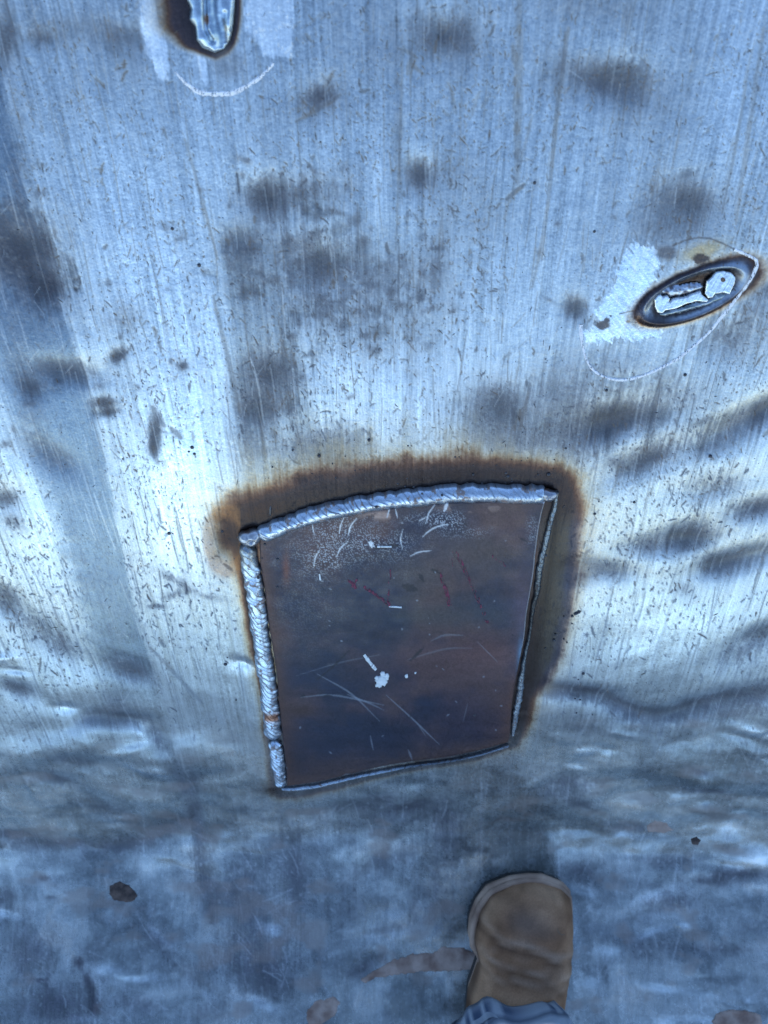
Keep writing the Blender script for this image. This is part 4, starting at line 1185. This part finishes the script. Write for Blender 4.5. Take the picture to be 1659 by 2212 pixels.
# dirt flecks: chips of scale lying on the sheet, too many to count
fv, ff = [], []
rs3 = random.Random(33)
for k in range(1300):
    x = rs3.uniform(-20, 1680); y = rs3.uniform(-40, 1500)
    if 500 < x < 1230 and 1060 < y < 1720:
        continue
    ux, uy = run_dir(x, y)
    a = rs3.gauss(0, .7)
    ux, uy = ux * math.cos(a) - uy * math.sin(a), ux * math.sin(a) + uy * math.cos(a)
    L = rs3.uniform(1.0, 3.2) + (rs3.random() < .10) * rs3.uniform(2, 10)
    w = rs3.uniform(.6, 1.7)
    ring_ = [(x + ux * L * math.cos(t) - uy * w * math.sin(t) * rs3.uniform(.6, 1.2), y + uy * L * math.cos(t) + ux * w * math.sin(t) * rs3.uniform(.6, 1.2)) for t in [q * math.pi / 3 for q in range(6)]]
    fv.append(ring_ + [(x, y)])
fa = np.array(fv)
Pf = on_sheet(fa[..., 0], fa[..., 1], 0.0); Nf = sheet_normal(Pf)
hf = np.full(fa.shape[:2], -.0003); hf[:, 6] = .0007
jj = np.array([np.clip(np.searchsorted(PXA, fa[..., 0]), 0, NC - 1), np.clip(np.searchsorted(PYA, fa[..., 1]), 0, NR - 1)])
hf = hf + depth[jj[1], jj[0]]
Pf = Pf + Nf * hf[..., None]
tri = np.array([[6, q, (q + 1) % 6] for q in range(6)])
Ff = (np.arange(len(fa))[:, None, None] * 7 + tri[None]).reshape(-1, 3)
fl = link('dirt_flecks', mesh_from('dirt_flecks', Pf.reshape(-1, 3), Ff), M_FLECK, None, False)
tag(fl, 'tiny brown chips of dirt and scale scattered over the bright steel sheet', 'dirt', kind='stuff')

# mud and crusts
def crust(name, outline, label, cat, m, thick=.0014, seed=0, n=60, rag=3, edge=6, group=None):
    return tag(slab(name, outline, -.0002, thick, m, None, None, n=n, seed=seed, rag=rag, edge=edge, wob=.0003, sink=.002, follow=True), label, cat, group)


crust('mud_smear', [(775, 2118), (800, 2100), (850, 2072), (900, 2060), (935, 2058), (955, 2045), (1000, 2048), (1035, 2060), (1035, 2092), (980, 2098), (900, 2102), (850, 2108), (810, 2112), (790, 2125)],
      'reddish brown mud smear reaching left from the boot', 'mud', M_MUD, .0012, 1, 110, 4, 8)
crust('rust_crust', [(236, 1912), (258, 1902), (280, 1912), (297, 1935), (292, 1946), (270, 1950), (245, 1945), (238, 1930)],
      'dark brown crust in a hollow at the lower left', 'rust', M_RUST, .0012, 2, 50, 3, 5)
crust('rust_crust', [(1536, 2206), (1545, 2190), (1575, 2180), (1610, 2180), (1645, 2192), (1648, 2212), (1620, 2235), (1560, 2235)],
      'brown crusted oval at the bottom right corner', 'rust', M_MUD, .0012, 3, 60, 3, 6)
crust('mud_smear', [(660, 2185), (680, 2160), (720, 2150), (735, 2165), (725, 2195), (700, 2212), (665, 2215)],
      'faint brown mud patch at the bottom edge left of the boot', 'mud', M_MUD, .0006, 4, 50, 5, 12)
crust('rust_crust', [(1492, 1812), (1505, 1806), (1514, 1815), (1508, 1826), (1494, 1824)],
      'small brown pit crust right of and above the boot toe', 'rust', M_RUST, .0006, 5, 24, 2, 3)
crust('mud_smear', [(1395, 1782), (1415, 1770), (1440, 1775), (1455, 1795), (1430, 1800), (1400, 1798)],
      'grey brown dried mud fleck between the boot and the right edge', 'mud', M_MUD, .0008, 6, 40, 3, 8)

# ------------------------------------------------------------------ the photographer's boot and trouser leg
def leather_mat():
    m, n, l, p = new_mat('brown_leather')
    at = n.new('ShaderNodeAttribute'); at.attribute_name = 'tone'
    tc = n.new('ShaderNodeTexCoord')
    n2 = n.new('ShaderNodeTexNoise'); n2.inputs['Scale'].default_value = 700; n2.inputs['Detail'].default_value = 5
    l.new(tc.outputs['Object'], n2.inputs['Vector'])
    mr = n.new('ShaderNodeMapRange'); mr.inputs['To Min'].default_value = .65; mr.inputs['To Max'].default_value = 1.35
    l.new(n2.outputs[0], mr.inputs['Value'])
    vm = n.new('ShaderNodeVectorMath'); vm.operation = 'SCALE'
    l.new(at.outputs['Color'], vm.inputs[0]); l.new(mr.outputs[0], vm.inputs['Scale'])
    l.new(vm.outputs[0], p.inputs['Base Color'])
    p.inputs['Roughness'].default_value = .8
    bp = n.new('ShaderNodeBump'); bp.inputs['Strength'].default_value = .4; bp.inputs['Distance'].default_value = .0006
    l.new(n2.outputs[0], bp.inputs['Height']); l.new(bp.outputs[0], p.inputs['Normal'])
    return m


M_LEATHER = leather_mat()
M_WELT = noise_mat('boot_welt', (.25, .165, .12), (.46, .33, .24), 45, .75, 0, .3, .0006)
M_SOLE = noise_mat('boot_sole', (.02, .018, .016), (.05, .045, .04), 60, .8)
M_THREAD = noise_mat('thread', (.13, .09, .06), (.22, .16, .11), 200, .9)
M_HOLE = noise_mat('worn_hole', (.03, .026, .022), (.07, .06, .05), 200, .9)


def denim_mat():
    m, n, l, p = new_mat('blue_denim')
    at = n.new('ShaderNodeAttribute'); at.attribute_name = 'tone'
    tc = n.new('ShaderNodeTexCoord')
    wv = n.new('ShaderNodeTexWave'); wv.inputs['Scale'].default_value = 700; wv.bands_direction = 'DIAGONAL'; wv.inputs['Distortion'].default_value = .5
    l.new(tc.outputs['Object'], wv.inputs['Vector'])
    mr = n.new('ShaderNodeMapRange'); mr.inputs['To Min'].default_value = .75; mr.inputs['To Max'].default_value = 1.15
    l.new(wv.outputs[1], mr.inputs['Value'])
    vm = n.new('ShaderNodeVectorMath'); vm.operation = 'SCALE'
    l.new(at.outputs['Color'], vm.inputs[0]); l.new(mr.outputs[0], vm.inputs['Scale'])
    l.new(vm.outputs[0], p.inputs['Base Color'])
    p.inputs['Roughness'].default_value = .95
    bp = n.new('ShaderNodeBump'); bp.inputs['Strength'].default_value = .3; bp.inputs['Distance'].default_value = .0004
    l.new(wv.outputs[1], bp.inputs['Height']); l.new(bp.outputs[0], p.inputs['Normal'])
    return m


M_DENIM = denim_mat()
for m_ in (M_LEATHER, M_WELT, M_DENIM, M_MUD):
    m_.node_tree.nodes['Principled BSDF'].inputs['Specular IOR Level'].default_value = .15

# boot frame: b = distance from the toe back along the foot, c = across (right positive), z up
TOE = np.array([0.150, -0.2227])
BA = R(-12)                                   # foot axis: heading back (down the picture) and a little left
bdir = np.array([math.sin(BA), -math.cos(BA)])
cdir = np.array([math.cos(BA), math.sin(BA)])


def bpt(b, c, z):
    xy = TOE + bdir * b + cdir * c
    return np.array([xy[0], xy[1], z])


person = empty('person', tuple(bpt(.10, 0, 0)))
tag(person, 'person in a worn tan leather boot and faded blue jeans standing on the sheet', 'person')

# outline of the foot: half widths left and right of the axis, as a function of b
OB = [0, .003, .009, .022, .037, .052, .068, .076, .085, .096, .110, .14, .20, .25, .285, .30]
OL = [.0, .014, .029, .0475, .0545, .0575, .056, .051, .048, .050, .053, .050, .042, .040, .034, .0]
OR = [.0, .020, .029, .0325, .0350, .0370, .0375, .037, .036, .035, .036, .040, .038, .038, .033, .0]
TOPZ = [.018, .040, .052, .061, .067, .070, .072, .073, .075, .080, .090, .108, .125, .125, .115, .05]


def boot_loft():
    nb, na = 90, 64
    t = np.linspace(0, 1, nb)
    b = .30 * (.5 - .5 * np.cos(np.pi * t))
    a = np.linspace(0, np.pi, na)             # over the top from right to left
    V = []
    for bi in b:
        l_ = np.interp(bi, OB, OL); r2 = np.interp(bi, OB, OR); zt = np.interp(bi, OB, TOPZ)
        l_ = max(l_, .0005) * .93; r2 = max(r2, .0005) * 1.02
        zb = .020
        row = []
        for ai in a:
            ca, sa = math.cos(ai), math.sin(ai)
            w = r2 if ca > 0 else l_
            cc_ = math.copysign(abs(ca) ** .75, ca) * w
            zz = zb + (zt - zb) * (sa ** .72)
            # creases where the foot flexes
            cr_ = 0
            for (b0, s0, dpt, slant) in [(.056, .0040, .0028, .16), (.073, .003, .0028, .04), (.082, .003, .0022, -.06), (.046, .004, .0016, -.10)]:
                bb = b0 + slant * cc_ * .6 + .002 * math.sin(cc_ * 160)
                cr_ += -dpt * math.exp(-((bi - bb) / s0) ** 2) + dpt * .45 * math.exp(-((bi - bb + s0 * 2.3) / (s0 * 1.3)) ** 2)
            zz += cr_ * sa
            zz += .0025 * math.sin(bi * 70 + cc_ * 50) * sa * math.exp(-((bi - .06) / .05) ** 2)
            row.append(bpt(bi, cc_ * (1 + .25 * cr_ / .004 * .1), zz))
        V.append(row)
    V = np.array(V)
    me = mesh_from('boot', V.reshape(-1, 3), grid_faces(nb, na)[:, ::-1])
    # worn leather: crease and edge dirt carries painted shade, ridge rubbing painted highlights
    Bg, Ag = np.meshgrid(b, a, indexing='ij')
    cr2 = np.zeros(Bg.shape); pl = np.zeros(Bg.shape)
    lw = np.interp(Bg, OB, OL); rw_ = np.interp(Bg, OB, OR)
    Cg = np.cos(Ag) * np.where(np.cos(Ag) > 0, rw_, lw)
    for (b0, s0, am, sl) in [(.056, .0030, .9, .16), (.073, .0022, .7, .04), (.082, .0020, .5, -.06), (.064, .0012, .3, .10)]:
        bb = b0 + sl * Cg * .6 + .002 * np.sin(Cg * 160)
        cr2 += am * np.exp(-((Bg - bb) / s0) ** 2) * (.4 + .6 * vn(Cg * 60, Bg * 0 + b0 * 900, 800))
        pl += .8 * am * np.exp(-((Bg - bb + s0 * 2.2) / (s0 * 1.2)) ** 2)
    f1 = fbm(Bg * 40, Cg * 40, 810, 4); f2 = fbm(Bg * 160, Cg * 160, 815, 3)
    tn = ramp(f1, [(.3, (.20, .115, .065)), (.5, (.32, .195, .115)), (.7, (.45, .29, .18))])
    tn = tn * (.8 + .4 * f2)[..., None] * np.array([1.08, .99, .92])
    tn = lerp3(tn, (.50, .42, .34), np.clip(pl * .38, 0, .6) * (.5 + vn(Cg * 90, Bg * 90, 820)))
    tn = lerp3(tn, (.045, .028, .020), np.clip(cr2 * .8, 0, .85))
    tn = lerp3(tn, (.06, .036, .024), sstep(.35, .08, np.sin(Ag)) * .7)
    tn = lerp3(tn, (.10, .085, .08), np.exp(-(((Bg - .03) / .012) ** 2 + ((Cg + .012) / .02) ** 2)) * .6)
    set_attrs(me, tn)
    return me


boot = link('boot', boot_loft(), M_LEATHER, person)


def ring_path(k_l, k_r, n=120, grow_=0.0, bmax=.30):
    pts = []
    t = np.linspace(0, 1, n)
    b = bmax * (.5 - .5 * np.cos(np.pi * t))
    right = [(bi, np.interp(bi, OB, OR) * k_r) for bi in b]
    leftp = [(bi, -np.interp(bi, OB, OL) * k_l * (1 - .11 * float(sstep(.070, .082, bi)))) for bi in b]
    return leftp[::-1] + right[1:]


def sole_mesh(name, k, z0, z1, m, parent, bevel=.002, fwd=.004):
    """flat slab following the foot outline"""
    pts = ring_path(k, k * .97)
    pts = pts[:-1] if pts[0] == pts[-1] else pts
    rows = []
    for (sc, z) in [(.0, z0), (1 - bevel * 20, z0), (1, z0 + bevel), (1, z1 - bevel), (1 - bevel * 20, z1), (.0, z1)]:
        row = []
        for (b, c) in pts:
            bb = .15 + (b - .15) * (1 + fwd / .15) * (sc if sc > 0 else 0) if sc > 0 else .15
            cc_ = c * sc
            toe_up = .010 * max(0, (.05 - bb) / .05) ** 2
            row.append(bpt(bb if sc > 0 else .15, cc_, z + toe_up))
        rows.append(row)
    V = np.array(rows)
    me = mesh_from(name, V.reshape(-1, 3), grid_faces(len(rows), len(pts), True))
    return link(name, me, m, parent)


sole_mesh('sole', 1.02, .001, .013, M_SOLE, boot, .0015, .004)
sole_mesh('welt', 1.03, .013, .022, M_WELT, boot, .0020, .006)


def tube(name, pts, r, m, parent, seg=8, closed=False):
    pts = [Vector(p) for p in pts]
    n = len(pts); rows = []
    for i, p in enumerate(pts):
        t = (pts[(i + 1) % n] - pts[i - 1]) if (closed or 0 < i < n - 1) else (pts[min(i + 1, n - 1)] - pts[max(i - 1, 0)])
        t.normalize()
        a = t.cross(Vector((0, 0, 1)));
        if a.length < 1e-4: a = t.cross(Vector((1, 0, 0)))
        a.normalize(); b = t.cross(a)
        rr = r[i] if hasattr(r, '__len__') else r
        rows.append([p + (a * math.cos(k * 2 * math.pi / seg) + b * math.sin(k * 2 * math.pi / seg)) * rr for k in range(seg)])
    V = np.array([[list(q) for q in row] for row in rows])
    F = grid_faces(n, seg, True)
    if closed:
        j = np.arange(seg)
        F = np.concatenate([F, np.stack([j, (j + 1) % seg, (n - 1) * seg + (j + 1) % seg, (n - 1) * seg + j], -1)])
    return link(name, mesh_from(name, V.reshape(-1, 3), F), m, parent)


def surf_z(b, c):
    """height of the boot's top at b, c"""
    w = np.interp(b, OB, OR) * .95 if c > 0 else np.interp(b, OB, OL) * .93
    zt = np.interp(b, OB, TOPZ)
    k = min(abs(c) / max(w, 1e-4), .999)
    ca = k ** (1 / .75); sa = math.sqrt(max(0, 1 - ca * ca))
    return .020 + (zt - .020) * sa ** .72


# rolled rand between welt and upper, on the toe
rand_pts = [bpt(b, c * .97, .026 + .004 * math.exp(-(b / .02) ** 2)) for b, c in ring_path(.99, .99, 60, bmax=.30)[20:-21]]
tube('rand', rand_pts, .0034, M_WELT, boot, 10)
st_v, st_f = [], []
sp_ = ring_path(.985, .985 * .97, 200, bmax=.30)
for k in range(60, len(sp_) - 60, 3):
    (b0, c0), (b1, c1) = sp_[k], sp_[k + 1]
    p0, p1 = Vector(bpt(b0 - .003, c0, .0228)), Vector(bpt(b1 - .003, c1, .0228))
    t_ = (p1 - p0)
    if t_.length < 1e-4: continue
    t_ = t_.normalized() * .0016; w_ = Vector((-t_.y, t_.x, 0)).normalized() * .0005
    m_ = (p0 + p1) / 2; i0 = len(st_v)
    st_v += [list(m_ - t_ - w_), list(m_ + t_ - w_), list(m_ + t_ + w_), list(m_ - t_ + w_), list(m_ + Vector((0, 0, .0009)))]
    st_f += [[i0, i0 + 1, i0 + 4], [i0 + 1, i0 + 2, i0 + 4], [i0 + 2, i0 + 3, i0 + 4], [i0 + 3, i0, i0 + 4]]
link('stitching', mesh_from('stitching', st_v, st_f), M_THREAD, boot)
# toe scuff: a worn hole with a frayed ring
hb, hc = .026, .018
hz = surf_z(hb, hc)
ringp = [bpt(hb + .0072 * math.cos(t), hc + .0062 * math.sin(t), surf_z(hb + .0072 * math.cos(t), hc + .0062 * math.sin(t)) + .0004) for t in np.linspace(0, 2 * math.pi, 24, endpoint=False)]
tube('worn_ring', ringp, .0007, M_THREAD, boot, 6, True)
ringp = [bpt(hb + .0045 * math.cos(t), hc + .002 + .0042 * math.sin(t), surf_z(hb + .0045 * math.cos(t), hc + .002 + .0042 * math.sin(t)) + .0003) for t in np.linspace(0, 2 * math.pi, 20, endpoint=False)]
tube('worn_ring', ringp, .0006, M_THREAD, boot, 6, True)
hp = bpt(hb + .001, hc + .003, surf_z(hb + .001, hc + .003) - .0006)
bmh = bmesh.new(); bmesh.ops.create_uvsphere(bmh, u_segments=12, v_segments=8, radius=.0017)
meh = bpy.data.meshes.new('worn_hole'); bmh.to_mesh(meh); bmh.free()
for v_ in meh.vertices:
    v_.co = Vector((v_.co.x * .6, v_.co.y, v_.co.z)) + Vector(hp)
link('worn_hole', meh, M_HOLE, boot)
# seam across the vamp on the right
for (pth) in [[(.128, .046), (.121, .040), (.118, .036), (.126, .034), (.145, .034)]]:
    tube('seam', [bpt(b, c, surf_z(b, c) + .0003) for b, c in resample(pth, 20)], .0010, M_THREAD, boot, 6)


# trouser leg: a draped tube from the cuff up past the frame
def leg_mesh(name):
    nz, na = 90, 96
    V = []; C_ = []
    for i in range(nz):
        t = i / (nz - 1)
        # centre line: from over the instep up the shin and back
        cb = .150 + .055 * t + .03 * t * t
        cz = .098 + .42 * t
        ru = .046 + .016 * t; rv = .070 + .012 * t
        row = []; crow = []
        for k in range(na):
            a = 2 * math.pi * k / na
            front = .5 - .5 * math.cos(a)          # 1 at the front (towards the toe)
            fold = (.0022 * math.sin(a * 7 + 1.3 + t * 4) + .0016 * math.sin(a * 13 + t * 9)) * (1 - .3 * t)
            buckle = .004 * math.sin(t * 38 + math.sin(a * 2) * 1.2) * math.exp(-t * 3.0)
            sq_ = .62 + .38 * min(1, t * 3)
            ca_ = math.copysign(abs(math.cos(a)) ** sq_, math.cos(a)); sa_ = math.copysign(abs(math.sin(a)) ** sq_, math.sin(a))
            c = sa_ * (ru + fold + buckle) - .014
            b = cb + ca_ * (rv + fold + buckle) - .30 * c
            z = cz - (.040 * abs(sa_) ** 2.2 + .03 * (1 - front)) * math.exp(-t * 9) - .006 * front + .002 * math.sin(a * 5 + .6) * math.exp(-t * 10)
            row.append(bpt(b, c, z))
            s = sstep(.35, .8, .5 + .5 * math.sin(a * 40 + math.sin(a * 9) * 2.2 + 1.2 * math.sin(a * 21)))
            hem = math.exp(-((t - .030) / .026) ** 2)
            fade = s * hem
            n_ = random.random() * .03
            basec = np.array([.36, .42, .48]) + n_ * 2
            dark = np.array([.02, .045, .11])
            cc_ = basec * (1 - fade * .92) + dark * fade * .92
            seam = math.exp(-((t - .058) / .006) ** 2)
            cc_ = cc_ * (1 - seam * .75) + np.array([.03, .05, .09]) * seam * .75
            side_s = math.exp(-((a - 4.32) / .035) ** 2) * .8
            cc_ = cc_ * (1 - side_s) + np.array([.03, .06, .13]) * side_s
            crow.append(cc_)
        V.append(row); C_.append(crow)
    V = np.array(V); C_ = np.array(C_)
    # turn the hem inward so the cloth has an edge
    inner = V[0] * .0 + V[0]
    cen = V[0].mean(0)
    hem1 = cen + (V[0] - cen) * .975 + np.array([0, 0, .001]); hem2 = cen + (V[0] - cen) * .95 + np.array([0, 0, .03])
    V = np.concatenate([hem2[None], hem1[None], V]); C_ = np.concatenate([C_[:1], C_[:1], C_])
    me = mesh_from(name, V.reshape(-1, 3), grid_faces(len(V), na, True)[:, ::-1])
    set_attrs(me, C_)
    return me


link('jeans_leg', leg_mesh('jeans_leg'), M_DENIM, person)
